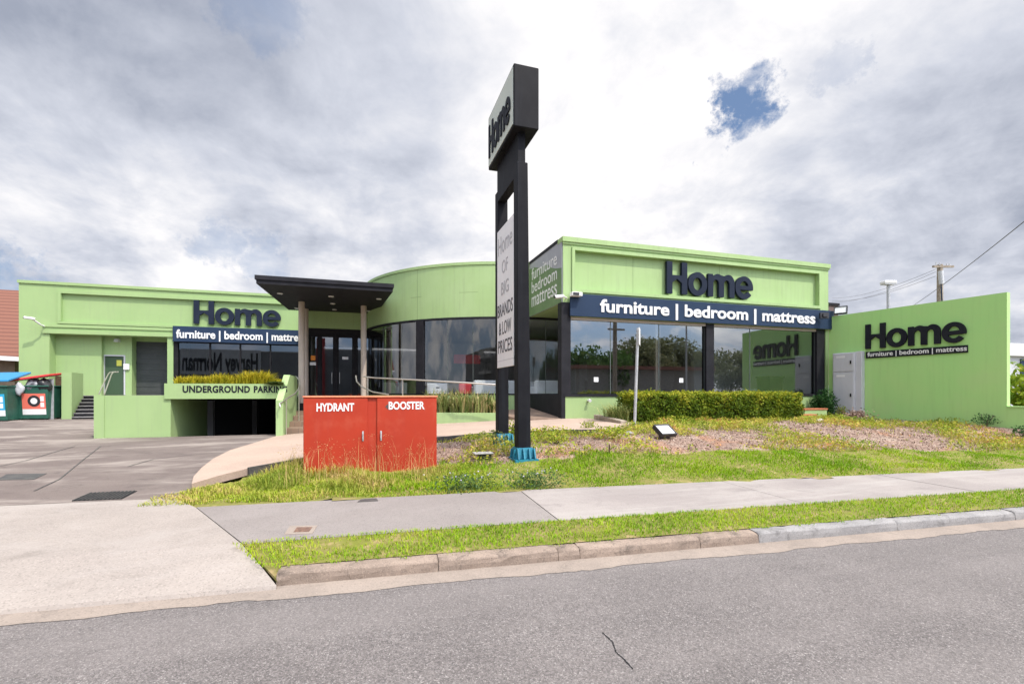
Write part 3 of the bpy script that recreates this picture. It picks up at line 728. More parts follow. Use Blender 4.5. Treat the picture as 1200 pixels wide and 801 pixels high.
# dark low plinth running back from the corner
mb = MB(); mb.box(XL, XL+.14, YF+.27, 17.2, .6, ZS-.02); mb.build('plinth', M['black'], bld)
# round bay
DC, DR = (6.64, 23.38), 6.6
def drum_ang(px):
    k = (px-600)/F; dx, dy = cam2w(k, 1.0); ox, oy = -DC[0], -DC[1]
    a = dx*dx+dy*dy; b = 2*(ox*dx+oy*dy); c = ox*ox+oy*oy-DR*DR; t = (-b-math.sqrt(max(0, b*b-4*a*c)))/(2*a)
    return math.atan2(dy*t-DC[1], dx*t-DC[0]) % (2*math.pi)
A0, A1 = R(192), R(286)
mb = MB(); mb.ring(*DC, DR-.3, DR, ZG, ZT, A0, A1, 80); mb.build('round_wall', M['green'], bld)
M['joint_green'] = mat('render_joint', (.20, .29, .125), .8)
qa = drum_ang(489)
mb = MB(); mb.ring(*DC, DR-.01, DR+.002, ZG, ZT-.1, qa, qa+.0022, 1); mb.build('render_joint', M['joint_green'], bld); mb = MB(); mb.ring(*DC, DR-.01, DR+.002, 5.28, 5.295, qa-.05, qa+.03, 4); mb.build('render_joint', M['joint_green'], bld); mb = MB(); mb.ring(*DC, DR-.01, DR+.002, 5.33, 5.342, drum_ang(538), drum_ang(560), 4); mb.build('render_joint', M['joint_green'], bld)
mb = MB(); mb.box(X(744, YF), X(744, YF)+.012, YF+.127, YF+.14, pz0, pz1); mb.build('render_joint', M['joint_green'], bld); mb = MB(); mb.box(X(846, YF), X(846, YF)+.012, YF+.127, YF+.14, pz0, pz1); mb.build('render_joint', M['joint_green'], bld)
mb = MB(); mb.ring(*DC, DR-.33, DR+.03, ZT-.09, ZT+.015, A0, A1, 80); mb.build('round_coping', M['green'], bld)
mb = MB(); mb.ring(*DC, DR-.12, DR+.02, ZG-.07, ZG-.002, A0, A1, 80); mb.build('glass_head', M['black'], bld)
mb = MB(); mb.ring(*DC, DR-.2, DR-.02, .3, ZS-.05, A0, A1, 80); mb.build('round_base', M['green'], bld)
mb = MB(); mb.ring(*DC, DR-.2, DR+.0, ZS-.048, ZS, A0, A1, 80); mb.build('round_sill', M['black'], bld)
ja = [A0+.02]+[drum_ang(p) for p in (448, 470, 488, 496, 524, 554, 584, 617, 640)]+[A1]
for i, (a, b) in enumerate(zip(ja[:-1], ja[1:])):
    if i == 3:
        mb = MB(); mb.ring(*DC, DR-.25, DR+.03, ZS, ZG-.07, a, b, 4); mb.build('bay_column', M['black'], bld); continue
    mb = MB(); n = 8; bb = len(mb.v)
    for k in range(n+1):
        q = a+.0015+(b-a-.003)*k/n; mb.v += [(DC[0]+(DR-.05)*math.cos(q), DC[1]+(DR-.05)*math.sin(q), zz) for zz in (ZS, ZG-.07)]
    for k in range(n): mb.f.append((2*k, 2*k+2, 2*k+3, 2*k+1)); mb.sm.append(True)
    wn = mb.build('bay_window', M['glassclear'], bld)
    mb = MB(); q = b; mb.tube([(DC[0]+(DR-.05)*math.cos(q), DC[1]+(DR-.05)*math.sin(q), zz) for zz in (ZS, ZG-.07)], .011, 6); mb.build('joint', M['jointdark'], wn)
mb = MB(); mb.ring(*DC, .1, DR-.31, ZT-.3, ZT-.2, A0, R(350), 40); mb.build('round_roof', M['greybox'], bld)

# entrance between the bay and the wing
YE, ZE = 22.4, 1.25
xe0, xe1 = X(358, YE), X(440, YE)+.25
mb = MB(); mb.box(xe0-.2, xe1+.6, YE, YE+.25, ZG-.005, 5.6); mb.build('entrance_lintel', M['green'], bld)
mb = MB(); mb.box(-2.6, xe0-.005, YE+.0, YW, 1.0, ZT-.6); mb.build('return_wall', M['green'], bld)
mb = MB()
dz = 4.14
mb.box(xe0, xe1+.5, YE+.02, YE+.14, dz, ZG-.008)
ex = [X(p, YE) for p in (358, 374.5, 392.5, 415.5, 419)]
fr = [(X(358, YE), X(360.5, YE)), (X(373, YE), X(376, YE)), (X(391.5, YE), X(395.5, YE)), (X(414, YE), X(418, YE)), (X(433, YE), X(436, YE))]
for a, b in fr: mb.box(a, b, YE+.02, YE+.14, ZE, dz-.002)
mb.build('entrance_frame', M['blackmatt'], bld)
for i in range(4):
    a, b = fr[i][1], fr[i+1][0]; isd = i in (1, 2)
    nm = 'entrance_door' if isd else 'side_light'
    mb = MB(); s_ = .05
    mb.box(a+.004, a+s_, YE+.05, YE+.1, ZE+.01, dz-.006); mb.box(b-s_, b-.004, YE+.05, YE+.1, ZE+.01, dz-.006)
    mb.box(a+s_, b-s_, YE+.05, YE+.1, dz-.10, dz-.006); mb.box(a+s_, b-s_, YE+.05, YE+.1, ZE+.01, ZE+.16)
    d_ = mb.build(nm, M['blackmatt'], bld)
    mb = MB(); mb.quad((a+s_, YE+.075, ZE+.16), (b-s_, YE+.075, ZE+.16), (b-s_, YE+.075, dz-.1), (a+s_, YE+.075, dz-.1)); mb.build('pane', M['glassdark'], d_)
    if isd:
        hx = b-.09 if i == 1 else a+.09; mb = MB(); mb.tube([(hx, YE-.03, 2.0), (hx, YE-.03, 2.5)], .016, 8); mb.tube([(hx, YE-.03, 2.05), (hx, YE+.05, 2.05)], .01, 6); mb.tube([(hx, YE-.03, 2.45), (hx, YE+.05, 2.45)], .01, 6); mb.build('handle', M['steel'], d_)
# stickers on the entrance glass
mb = MB(); a, b = X(364, YE), X(368, YE); mb.box(a, b+.05, YE+.066, YE+.07, 3.02, 3.22); mb.build('sticker', M['orange'], bld)
mb = MB(); a, b = X(363, YE), X(370, YE); mb.box(a, b, YE+.066, YE+.07, 2.80, 2.93); mb.build('sticker', M['white'], bld)
mb = MB(); a, b = X(401, YE), X(408, YE); mb.box(a, b, YE+.066, YE+.07, 3.08, 3.2); mb.build('sticker', M['whitepanel'], bld)
# canopy and its columns
ZC = 5.15
cf = [(-3.32, 17.3), (.995, 17.3), (.55, 22.39), (-3.05, 22.39)]
mb = MB(); mb.prism(cf, ZC, ZC+.13); mb.prism([(-3.36, 17.255), (1.035, 17.255), (.59, 22.38), (-3.09, 22.38)], ZC+.132, ZC+.27)
can = mb.build('canopy', M['black'], bld)
for px, py in ((328, 343.5), (388, 347), (444, 350), (390, 355.5), (392, 362.5), (348, 360.8), (432, 364.2)):
    d = F*(ZC-HC)/(HOR-py); x, y = cam2w((px-600)/F*d, d); mb = MB(); mb.tube([(x, y, ZC-.02), (x, y, ZC-.001)], .10, 14); mb.build('downlight', M['glasswhite'], can)
def stair_z(y): return .27+.163*max(0, min(6, math.floor((y-17.1)/.86)+1)) if y > 17.1 else .27
for x, y in ((-2.30, 20.3), (-2.33, 21.95), (.02, 20.5)):
    mb = MB(); mb.tube([(x, y, stair_z(y)-.05), (x, y, ZC+.01)], .115, 18); cl = mb.build('column', M['column'], bld)
# entrance steps of brick pavers
mb = MB()
for i in range(6):
    y0 = 17.1+.86*i; mb.box(-2.415, 1.2 if i > 1 else .9, y0, 22.4, .0 if i == 0 else .27+.163*i-.02, .27+.163*(i+1))
mb.build('entrance_steps', M['brick'], bld)
mb = MB(); b = len(mb.v)
for x in (-2.62, -2.42):
    mb.v += [(x, 16.55, .1), (x, 16.55, 1.36), (x, 18.1, 2.22), (x, 20.0, 2.22), (x, 20.0, .1)]
mb.f += [(0, 1, 2, 3, 4), (9, 8, 7, 6, 5)]+[(i, (i+1) % 5, 5+(i+1) % 5, 5+i) for i in range(5)]; mb.sm += [False]*7
mb.build('stair_side_wall', M['green'], bld)

# left wing
xw0, xw1 = X(22, YW), -2.6
xp = X(50.5, YW); xr0 = X(58, YW); xr1 = X(196, YW); xr2 = X(203, YW)
wing = thing('wing_building', (-9, 26, .4), 'long lime green wing behind the ramp with loading dock, roller door and dark windows', 'building')
zc0 = 4.18
wz0, wz1 = 4.74, 5.98
xa, xb = X(57, YW), -2.75
mb = MB()
mb.box(xw0, xr0, YW, YW+.5, .2, ZT)                               # end pier
mb.box(xr0, xa+.45, YW, YW+.3, zc0, ZT) if xa+.45 > xr0 else None
XA = xa+.45
mb.box(XA, xw1, YW, YW+.3, wz1, ZT); mb.box(XA, xw1, YW, YW+.3, zc0, wz0); mb.box(XA, xw1-.2, YW+.1, YW+.3, wz0, wz1)
mb.box(xr1, xr2, YW, YW+.4, 1.2, zc0)
mb.build('wing_wall', M['green_pale'], wing)
mb = MB(); mb.box(xw0-.03, xw1, YW-.06, YW+.34, ZT-.1, ZT+.02)
mb.box(xp, xw1, YW-.07, YW-.003, zc0+.02, zc0+.17); mb.box(xp, xr2, YW-.045, YW-.003, zc0+.30, zc0+.42)
mb.box(XA-.12, xw1, YW-.05, YW-.003, wz1, wz1+.12); mb.box(XA-.12, XA, YW-.05, YW-.003, wz0, wz1); mb.box(XA-.12, xr2, YW-.05, YW-.003, wz0-.1, wz0-.005)
mb.build('cornice', M['green_pale'], wing)
mb = MB(); mb.box(xw0+.1, xw1, YW+.35, 40, ZT-.5, ZT-.4); mb.build('roof', M['greybox'], wing)
mb = MB(); mb.box(xw0, xw0+.2, YW+.51, 40, .2, ZT-.02); mb.build('end_wall', M['green_pale'], wing)
# recess behind the dock
yb = YW+.45; xs_ = X(119, yb)
mb = MB(); mb.box(xr0, xs_, yb, yb+.2, .2, zc0+.3); mb.build('dock_side_wall', M['green_pale'], wing)
YD = yb+.22
YQ = yb+.62
mb = MB()
xd0, xd1 = X(120.5, YD), X(147, YD); xq0, xq1 = X(154.5, YD), X(200, YD)
mb.box(xs_-.3, xd0, YD, YD+.2, 1.2, 4.6); mb.box(xd0, xd1, YD, YD+.2, 3.36, 4.6); mb.box(xd1, xq0, YD, YQ+.2, 1.2, 4.6); mb.box(xq0, xr1+.6, YQ, YQ+.2, 4.05, 4.6)
mb.box(xr1, xr1+.2, YW+.41, YQ-.01, 1.2, 4.6)
mb.build('dock_wall', M['green'], wing)
mb = MB(); mb.box(xs_-.3, xr1+.5, YW+.31, YQ+.3, zc0+.32, zc0+.45); mb.build('dock_ceiling', M['green'], wing)
mb = MB()
for i in range(19):
    z0 = 1.49+i*.135; mb.box(xq0+.01, xr1+.6, YQ+.05-.015*(i % 2), YQ+.12, z0, z0+.133)
mb.build('roller_door', M['greybox'] if 0 else mat('roller_door_grey', (.045, .052, .052), .5, (.06, .066, .066), 2), wing)
mb = MB(); mb.box(xd0+.06, xd1-.06, YD+.06, YD+.1, 1.5, 3.30); dr_ = mb.build('dock_door', M['doorgreen'], wing)
mb = MB(); mb.box(xd0+.002, xd0+.06, YD-.02, YD+.12, 1.5, 3.357); mb.box(xd1-.06, xd1-.002, YD-.02, YD+.12, 1.5, 3.357); mb.box(xd0+.06, xd1-.06, YD-.02, YD+.12, 3.30, 3.357); mb.build('door_frame', M['greybox'], dr_)
mb = MB(); a, b = X(136, YD), X(142, YD); mb.box(a, b, YD+.05, YD+.058, 2.85, 3.12); mb.build('door_sign', M['yellow'], dr_)
mb = MB(); a, b = X(145.5, YD), X(152, YD); mb.box(a, b, YD-.08, YD-.003, 2.68, 2.95); mb.build('letter_box', M['white'], wing)
mb = MB(); a, b = X(136, YD), X(141, YD); mb.box(a, b, YD-.25, YD-.003, 3.95, 4.1, top=(a, b, YD-.15, YD-.003)); mb.build('dock_light', M['white'], wing)
# brown gate and a leaning sheet at the foot of the pier
mb = MB(); mb.box(xr0+.02, X(76, yb), yb-.07, yb-.003, .4, 2.35); mb.build('gate', M['brownwood'], wing)
# wing windows
zwb = 1.75; wx0, wx1 = X(205.5, YW), xw1-.02
mb = MB(); mb.box(xr2, xw1, YW+.002, YW+.3, 1.2, zwb); mb.build('window_base', M['green_pale'], wing)
mb = MB(); mb.box(xr2, wx0+.09, YW+.03, YW+.25, zwb, zc0-.002); mb.box(wx0+.09, xw1, YW+.03, YW+.25, 3.95, zc0-.002); mb.build('window_frame', M['blackmatt'], wing)
ws = [wx0+.09]+[X(p, YW) for p in (245.5, 281, 316.5)]+[wx1]
for a, b in zip(ws[:-1], ws[1:]):
    mb = MB(); mb.quad((a+.03, YW+.12, zwb), (b-.03, YW+.12, zwb), (b-.03, YW+.12, 3.95), (a+.03, YW+.12, 3.95)); wn = mb.build('window', M['glassdark'], wing)
    mb = MB(); mb.box(b-.03, b+.03, YW+.06, YW+.18, zwb, 3.949); mb.build('mullion', M['blackmatt'], wn)
mb = MB(); mb.box(-8.3, -2.62, 30.5, 30.6, 1, 4.3); mb.box(-8.4, -8.3, YW+.3, 30.5, 1, 4.3); mb.build('inner_wall', M['inner'], wing)
mb = MB(); mb.box(-8.3, -2.62, YW+.31, 30.4, 4.2, 4.28); mb.build('inner_ceiling', M['inner'], wing)
mb = MB(); mb.box(-8.3, -2.62, YW+.31, 30.4, 1.3, 1.4); mb.build('inner_floor', M['innerfloor'], wing)

# dock: retaining wall, deck, stairs, ramp, planter
xt0, xt1 = X(112, YR), X(200, YR)
rw = thing('retaining_wall', (xt0, YR, .2), 'plain green retaining wall left of the underground car park opening', 'wall')
mb = MB(); mb.box(xt0, xt1, YR, YR+.25, -.1, 1.52); mb.box(xt0, xt0+.25, YR+.251, 23.3, -.1, 1.50); mb.build('wall_face', M['green_pale'], rw)
mb = MB(); mb.box(xt0-.03, xt0+.22, YR-.03, YR-.002, .1, 1.525); mb.build('corner_pier', M['green_pale'], rw)
dk = thing('loading_dock', (-8, 24, 1.4), 'raised concrete loading dock deck with black edged steps at its left end', 'dock')
mb = MB(); mb.box(xt0+.26, -5.75, YR+.26, 23.3, 1.30, 1.48); mb.box(-13.15, -2.65, 25.4, 29.6, 1.30, 1.485); mb.box(-5.74, -2.65, 19.2, 25.39, 1.425, 1.47); mb.box(xt0+.26, -5.75, 23.31, 25.39, 1.3, 1.482); mb.build('deck', M['footpath'], dk)
mb = MB(); nz = MB()
for i in range(7):
    y0 = 23.4+.28*i; zt = .5+.141*(i+1); xl = X(84+2.3*i, y0)
    mb.box(xl, xt0+.24, y0, 25.38, zt-.141, zt-.03); nz.box(xl, xt0+.24, y0-.015, y0+.281, zt-.029, zt)
mb.build('steps', M['blackmatt'], dk); nz.build('tread', M['kerbgrey'], dk)
mb = MB(); x_ = X(86, 23.5)
mb.prism([(X(72, 23.7), 23.7), (X(84, 23.7), 23.7), (X(97.5, 25.1), 25.1), (X(97.5, 25.1)-.25, 25.3), (X(78, 25.3), 25.3)], .2, 2.42); mb.build('stair_wall', M['green_pale'], dk)
hr = thing('dock_handrail', (X(116, 23.3), 23.3, 1.5), 'short sloping steel handrail at the top of the dock steps', 'handrail')
def rp(px, py, d): x, y = cam2w((px-600)/F*d, d); return (x, y, HC+(HOR-py)/F*d)
for off in (0, 6.5):
    mb = MB(); mb.tube([rp(116+off, 461.5, 18.6), rp(120+off*.9, 452, 19.2), rp(127+off*.6, 438, 20), rp(129+off*.6, 436, 20.2), rp(136+off*.4, 435.5, 20.4)], .024, 8); mb.build('rail', M['rail'], hr)

# underground ramp and opening
xo0, xo1 = xt1, -2.63
ug = thing('car_park_entrance', (-4, YR, .2), 'dark low opening of the underground car park with green side wall', 'entrance')
yi = Yx(243, xo0)
mb = MB(); mb.box(xo0-.2, xo0, YR+.252, yi, -2.0, 1.42); mb.build('side_wall', M['green'], ug)
mb = MB(); mb.quad((xo0, YR-.02, .238), (-2.42, YR-.02, .238), (-2.42, YR+.5, .18), (xo0, YR+.5, .18)); mb.quad((xo0, YR+.5, .18), (-2.42, YR+.5, .18), (-2.42, 26, -1.9), (xo0, 26, -1.9)); mb.build('ramp', M['lot'], ug)
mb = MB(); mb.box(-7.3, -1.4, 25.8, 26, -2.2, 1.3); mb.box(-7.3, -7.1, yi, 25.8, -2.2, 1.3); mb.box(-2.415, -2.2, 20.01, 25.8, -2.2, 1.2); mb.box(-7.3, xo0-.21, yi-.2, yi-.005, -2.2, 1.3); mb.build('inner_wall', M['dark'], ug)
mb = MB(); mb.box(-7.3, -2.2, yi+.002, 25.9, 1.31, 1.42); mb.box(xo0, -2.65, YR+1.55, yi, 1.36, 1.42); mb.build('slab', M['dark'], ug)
mb = MB(); a = X(245, 24); mb.box(a, a+.25, 23.6, 23.9, -2, 1.3); a = X(292, 24); mb.box(a, a+.2, 24.6, 24.8, -2, 1.3); mb.build('pillar', M['inner'], ug)
pb = thing('planter_box', (-4, YR, 1.4), 'green planter beam lettered UNDERGROUND PARKING above the car park opening', 'planter')
xpb = X(193, YR-.02)
mb = MB(); mb.box(xpb, -2.56, YR-.06, YR+.12, 1.41, 1.89); mb.box(xpb, xpb+.15, YR+.121, YR+1.5, 1.521, 1.89); mb.box(xpb+.15, -2.56, YR+1.35, YR+1.5, 1.41, 1.89); mb.box(xo0+.01, -2.62, YR+.121, YR+1.349, 1.41, 1.5); mb.build('box_wall', M['green_pale'], pb)
mb = MB(); mb.quad((xpb+.15, YR+.12, 1.8), (-2.6, YR+.12, 1.8), (-2.6, YR+1.35, 1.8), (xpb+.15, YR+1.35, 1.8)); mb.build('soil', M['soil'], pb)
xu0, xu1, xq_, xk = X(214, YR-.06), X(293, YR-.06), X(297.5, YR-.06), X(331, YR-.06)
lettering('lettering', 'UNDERGROUND', pb, (xu0, YR-.06, 1.615), (1, 0, 0), M['blackletter'], xu1-xu0, .21, .006, .003, .035, 1.06)
lettering('lettering', 'PARKING', pb, (xq_, YR-.06, 1.615), (1, 0, 0), M['blackletter'], (xk-xq_)*1.17, .21, .006, .003, .035, 1.06)
n = 3400; cx = rng.uniform(xpb+.2, -2.7, n); dens = .62+.45*np.clip(fbm2(cx, cx*0, 2.2, 3)+.2, 0, 1)
base = np.c_[cx, rng.uniform(YR+.15, YR+.9, n), np.full(n, 1.79)]
pl_ = blades(base, rng.uniform(.28, .62, n)*dens, .036, rng.uniform(.15, .9, n), np.clip(rng.normal(.5, .25, n), 0, 1), 'planter_plants', M['planter'])
tag(pl_, 'yellow green spiky plants filling the planter above the underground parking lettering', 'plants', kind='stuff')
n = 1400; base = np.c_[rng.uniform(X(318, YR), -2.6, n), rng.uniform(YR-.02, YR+.3, n), np.full(n, 1.80)]
b_ = blades(base, rng.uniform(.1, .25, n), .03, rng.uniform(.8, 2.2, n), np.clip(rng.normal(.1, .1, n), 0, 1), 'trailing_plant', M['strap'], az=rng.uniform(R(200), R(320), n))
tag(b_, 'dark green plant trailing over the right end of the planter lettering', 'plant')

# inside of the showroom (seen dimly through the glass)
mb = MB(); mb.box(-2.4, XR, 31.5, 31.7, .9, 4.6); mb.box(-2.39, -2.3, YE+.26, 31.5, .9, 4.6); mb.build('inner_wall', M['inner'], bld)
mb = MB(); mb.prism([(6.1, 14.1), (XR-.21, 14.1), (XR-.21, 31.4), (-2.29, 31.4), (-2.29, 22.7), (.6, 22.7), (1.2, 20.2), (3, 18.0), (5.5, 17.05), (6.1, 17.0)], 1.05, 1.22); mb.build('inner_floor', M['innerfloor'], bld)
mb = MB(); mb.prism([(6.3, 17.45), (XR-.21, 17.45), (XR-.21, 31.4), (-2.29, 31.4), (-2.29, 22.7), (.7, 22.7), (1.4, 20.2), (3.2, 18.2), (5.5, 17.4)], ZG-.01, ZG+.06); mb.build('inner_ceiling', M['ceiling'], bld)
mb = MB(); mb.box(XR-.2, XR-.01, YF+.31, 31.5, .9, 4.4); mb.box(13.6, XR-.21, 17.3, 17.5, 1.22, 4.4); mb.build('display_wall', M['cabinet'], bld)
mb = MB(); mb.box(3.2, 6.2, 25, 25.2, 1.22, 4.2); mb.box(7.6, 16, 22, 22.2, 1.22, 4.2); mb.build('partition', M['inner'], bld)

# ------------------------------------------------------------------ signs
def fascia(name, x0, x1, y, z0, z1, label, tx0, tx1, tz0, th):
    t = thing(name, ((x0+x1)/2, y, z0), label, 'sign')
    mb = MB(); mb.box(x0, x1, y-.12, y-.074, z0, z1); mb.build('board', M['navy'], t, bevel=.006)
    lettering('lettering', 'furniture | bedroom | mattress', t, (tx0, y-.12, tz0), (1, 0, 0), M['white'], tx1-tx0, th, .02, .002, .026)
    return t
fascia('fascia_sign', X(668, YF-.1), 17.0, YF, 3.99, 4.69, 'navy blue fascia board lettered furniture bedroom mattress above the large shop window', X(703, YF-.12), X(955, YF-.12), 4.17, .40)
fascia('fascia_sign', X(202.5, YW-.1), -2.62, YW, 3.99, 4.71, 'navy blue fascia board over the dark windows of the left wing, partly behind the columns', X(206.5, YW-.12), X(206.5, YW-.12)+8.98*.62, 4.17, .38)
t = thing('letter_sign', (11.4, YF, 4.9), 'large dark navy raised Home letters on the parapet of the main shop front', 'sign')
home_sign(t, (X(780, YF+.05), YF+.13, 4.93), (1, 0, 0), X(881, YF)-X(780, YF), 1.08, .10, M['navyletter'], .06)
t = thing('letter_sign', (-6, YW, 4.9), 'dark navy raised Home letters on the parapet of the left wing', 'sign')
home_sign(t, (X(228, YW+.1), YW+.1, 4.86), (1, 0, 0), X(330, YW)-X(228, YW), 1.10, .10, M['navyletter'], .06)

# side board with the printed hill
t = thing('wall_panel_sign', (XL, 15.3, ZG), 'printed grey and green board lettered furniture bedroom mattress on the side of the parapet', 'sign')
y0, y1 = YF+.03, 16.9
mb = MB(); mb.box(XL-.03, XL-.004, y0, y1, ZG, ZT-.075); mb.build('board', M['skygrey'], t)
mb = MB(); prof = [(y0, 5.5), (14.3, 5.6), (14.6, 5.70), (14.9, 5.88), (15.3, 5.95), (15.8, 6.0), (16.3, 6.14), (y1, 6.2)]
b = 0
pts = [(XL-.034, yy, ZG+.004) for yy, zz in prof]+[(XL-.034, yy, zz) for yy, zz in reversed(prof)]
mb.quad(*pts); mb.build('printed_hill', M['hillgreen'], t)
ys0 = Yx(623.0, XL-.04)
for s, z in (('furniture', 5.72), ('bedroom', 5.24), ('mattress', 4.74)):
    lettering('lettering', s, t, (XL-.034, ys0, z), (0, -1, 0), M['white'], ys0-Yx(652.5, XL-.04), .42, .004, .002, .004)
mb = MB(); mb.box(XL-.05, XL+.1, YF+.345, y1, ZT-.07, ZT+.03); mb.build('capping', M['black'], t)

# right boundary wall
pa = (X(971, YF), YF); pb_ = (17.6, 8.85)
wd_ = Vector((pb_[0]-pa[0], pb_[1]-pa[1], 0)); WL = wd_.length; wu = wd_.normalized(); wn_ = wu.cross(Vector((0, 0, 1)))   # wn_ points to the left (to the reader)
if wn_.x > 0: wn_ = -wn_
def wall_s(px):
    k = (px-600)/F; dx, dy = cam2w(k, 1.0)
    A = np.array([[dx, -wu.x], [dy, -wu.y]]); s = np.linalg.solve(A, np.array(pa)); return s[1], s[0]
bw = thing('boundary_wall', (17.3, 11, .6), 'tall green rendered wall on the right carrying the black Home sign', 'wall')
o3 = Vector((*pa, 0))
def zwall(py, px): s, d = wall_s(px); return HC+(HOR-py)/F*d
mb = MB(); mb.obox(o3, wu, -wn_, (0, 0, 1), 0.0, WL, 0, .2, .2, 4.48); mb.build('wall_face', M['green_wall'], bw)
mb = MB(); mb.obox(o3, wu, -wn_, (0, 0, 1), WL+.002, WL+3.2, 0, .2, -.1, zwall(477, 1190)); mb.obox(o3, wu, -wn_, (0, 0, 1), WL+.002, WL+3.2, -.02, .22, zwall(477, 1190), zwall(477, 1190)+.03); mb.build('low_wall', M['green_wall'], bw)
t = thing('letter_sign', (17.2, 11, 2.6), 'black raised Home letters above a black tagline strip on the right boundary wall', 'sign')
s0, s1 = wall_s(1015)[0], wall_s(1133.5)[0]
zh0, zh1 = zwall(409, 1015), zwall(380.5, 1015)
home_sign(t, o3+wu*s0+Vector((0, 0, zh0)), wu, s1-s0, zh1-zh0, .06, M['blackletter'], .01)
zs0, zs1 = zwall(419.8, 1015), zwall(412.3, 1015)
mb = MB(); mb.obox(o3, wu, wn_, (0, 0, 1), s0+.0, wall_s(1134.7)[0], .004, .03, zs0, zs1); mb.build('strip', M['blackletter'], t)
lettering('lettering', 'furniture | bedroom | mattress', t, o3+wu*(s0+.06)+Vector((0, 0, zs0+.06))+wn_*.03, wu, M['white'], wall_s(1133.3)[0]-s0-.05, (zs1-zs0)*.66, .006, .002, .02)
# grey switchboard cabinet against the wall
mc = thing('meter_cabinet', (16.9, 12.8, .7), 'pale grey steel electrical cabinet with two doors against the right boundary wall', 'cabinet')
sa, sb, sc_ = wall_s(981)[0], wall_s(1005.5)[0], wall_s(1013.5)[0]
zc0_, zc1_ = .62, zwall(414, 985)
mb = MB(); mb.obox(o3, wu, wn_, (0, 0, 1), sa-.02, sb+.02, .003, .24, zc0_, zc1_); mb.obox(o3, wu, wn_, (0, 0, 1), sb+.02, sc_, .003, .2, zc0_-.1, zc1_+.02); mb.build('body', M['greybox'], mc, bevel=.01)
zm = zwall(436, 990)
for z0, z1 in ((zc0_+.08, zm-.02), (zm+.02, zc1_-.03)):
    mb = MB(); mb.obox(o3, wu, wn_, (0, 0, 1), sa+.02, sb-.02, .241, .262, z0, z1); d_ = mb.build('door', M['greybox'], mc, bevel=.006)
    mb = MB(); zz = z0+(z1-z0)*.5; mb.obox(o3, wu, wn_, (0, 0, 1), sb-.12, sb-.08, .263, .29, zz-.06, zz+.06); mb.build('handle', M['blackmatt'], d_)
    mb = MB(); mb.obox(o3, wu, wn_, (0, 0, 1), sa+.12, sa+.42, .263, .266, z1-.16, z1-.08); mb.build('label_plate', M['white'], d_)

# ------------------------------------------------------------------ pylon sign
M['pylon'] = mat('pylon_charcoal', (.009, .009, .012), .6, (.014, .014, .017), 2, spec=.12, streak=.25, streakc=(.03, .035, .045))
pyl = thing('pylon_sign', (2.9, 8.5, .33), 'tall charcoal two legged pylon sign with a Home box on top beside the footpath', 'sign')
bx0, by0 = P(615, 540, .33)
py0 = by0                                           # front of the near leg
la, lb = X(607, py0), X(622.5, py0); lw = lb-la
yfar = Yx(596.5, lb-.02)                            # front of the far leg
ztop = HC+(HOR-191)/F*dep(lb, py0)
mb = MB(); mb.box(la, lb, py0, py0+.22, .2, ztop, top=(la-.02, lb-.065, py0, py0+.22)); mb.build('leg', M['pylon'], pyl, bevel=.012)
mb = MB(); mb.box(la, lb-.02, yfar, yfar+.22, .35, ztop, top=(la-.01, lb-.05, yfar, yfar+.22)); mb.build('leg', M['pylon'], pyl, bevel=.012)
zo = HC+(HOR-209)/F*dep(la, py0+.2)
qy0 = py0-.14; qx0, qx1 = X(602.3, qy0), X(631.5, qy0); qy1 = Yx(572.5, qx0)
qz0 = HC+(HOR-147)/F*dep(qx0, qy0); qz1 = HC+(HOR-73.5)/F*dep(qx0, qy0)
mb = MB(); mb.box(la-.012, lb-.09, py0+.221, yfar-.001, zo, ztop-.02); mb.box(la+.02, lb-.1, py0+.05, yfar+.15, ztop-.02, qz0); mb.build('crossbar', M['pylon'], pyl)
mb = MB(); mb.box(qx0, qx1, qy0, qy1, qz0, qz1); hb = mb.build('sign_box', M['pylon'], pyl, bevel=.012)
M['sage'] = mat('pale_sage_face', (.58, .63, .57), .5, (.54, .59, .53), 1.0, spec=.2)
mb = MB(); mb.box(qx0-.012, qx0-.002, qy0+.04, qy1-.04, qz0+.05, qz1-.05); mb.build('sign_face', M['sage'], pyl)
# letters on the box, reading from the far end to the near end
H_ = home_letters()[0]; W_ = 3.335; yl0, yl1 = qy1-.12, qy0+.16; hl = (qz1-qz0)*.60; zl = qz0+(qz1-qz0)*.17
for ch, spl, a in H_:
    me = curve_mesh(spl, 1.0); mb = MB(); mb.mesh(me, lambda c: (qx0-.014-(c.z+.5)*.022, yl0-(c.x+a)/W_*(yl0-yl1), zl+c.y*hl)); mb.build('letter', M['blackletter'], pyl)
# white board between the legs
zp0, zp1 = HC+(HOR-428)/F*dep(la, py0+.3), HC+(HOR-252)/F*dep(la, py0+.3)
xpn = la-.015
wb0, wb1 = py0+.16, yfar-.001
mb = MB(); mb.box(xpn, xpn+.04, py0+.223, yfar+.02, zp0, zp1); mb.build('board', M['whitepanel'], pyl)
mb = MB(); mb.box(xpn-.001, xpn+.03, py0+.223, yfar+.02, zp0+.13, zp0+.145); mb.build('board_line', M['greybox'], pyl)
Lb = yfar+.02-(py0+.223); hh = zp1-zp0
M['faded'] = mat('faded_print', (.42, .42, .44), .5); M['print'] = mat('dark_print', (.10, .10, .115), .5)
for s, u, wid, key, bo in (('Home', .815, .86, 'faded', 0), ('OF', .665, .36, 'faded', 0), ('BIG', .515, .46, 'faded', .01), ('BRANDS', .365, .93, 'print', .008), ('& LOW', .235, .75, 'print', .006), ('PRICES', .105, .86, 'print', .008)):
    yst = yfar+.02-Lb*(1-wid)/2*(1.0 if s != 'BRANDS' else .9)
    lettering('lettering', s, pyl, (xpn, yst, zp0+hh*u), (0, -1, 0), M[key], Lb*wid, .26 if s != 'Home' else .36, .003, .002, bo)
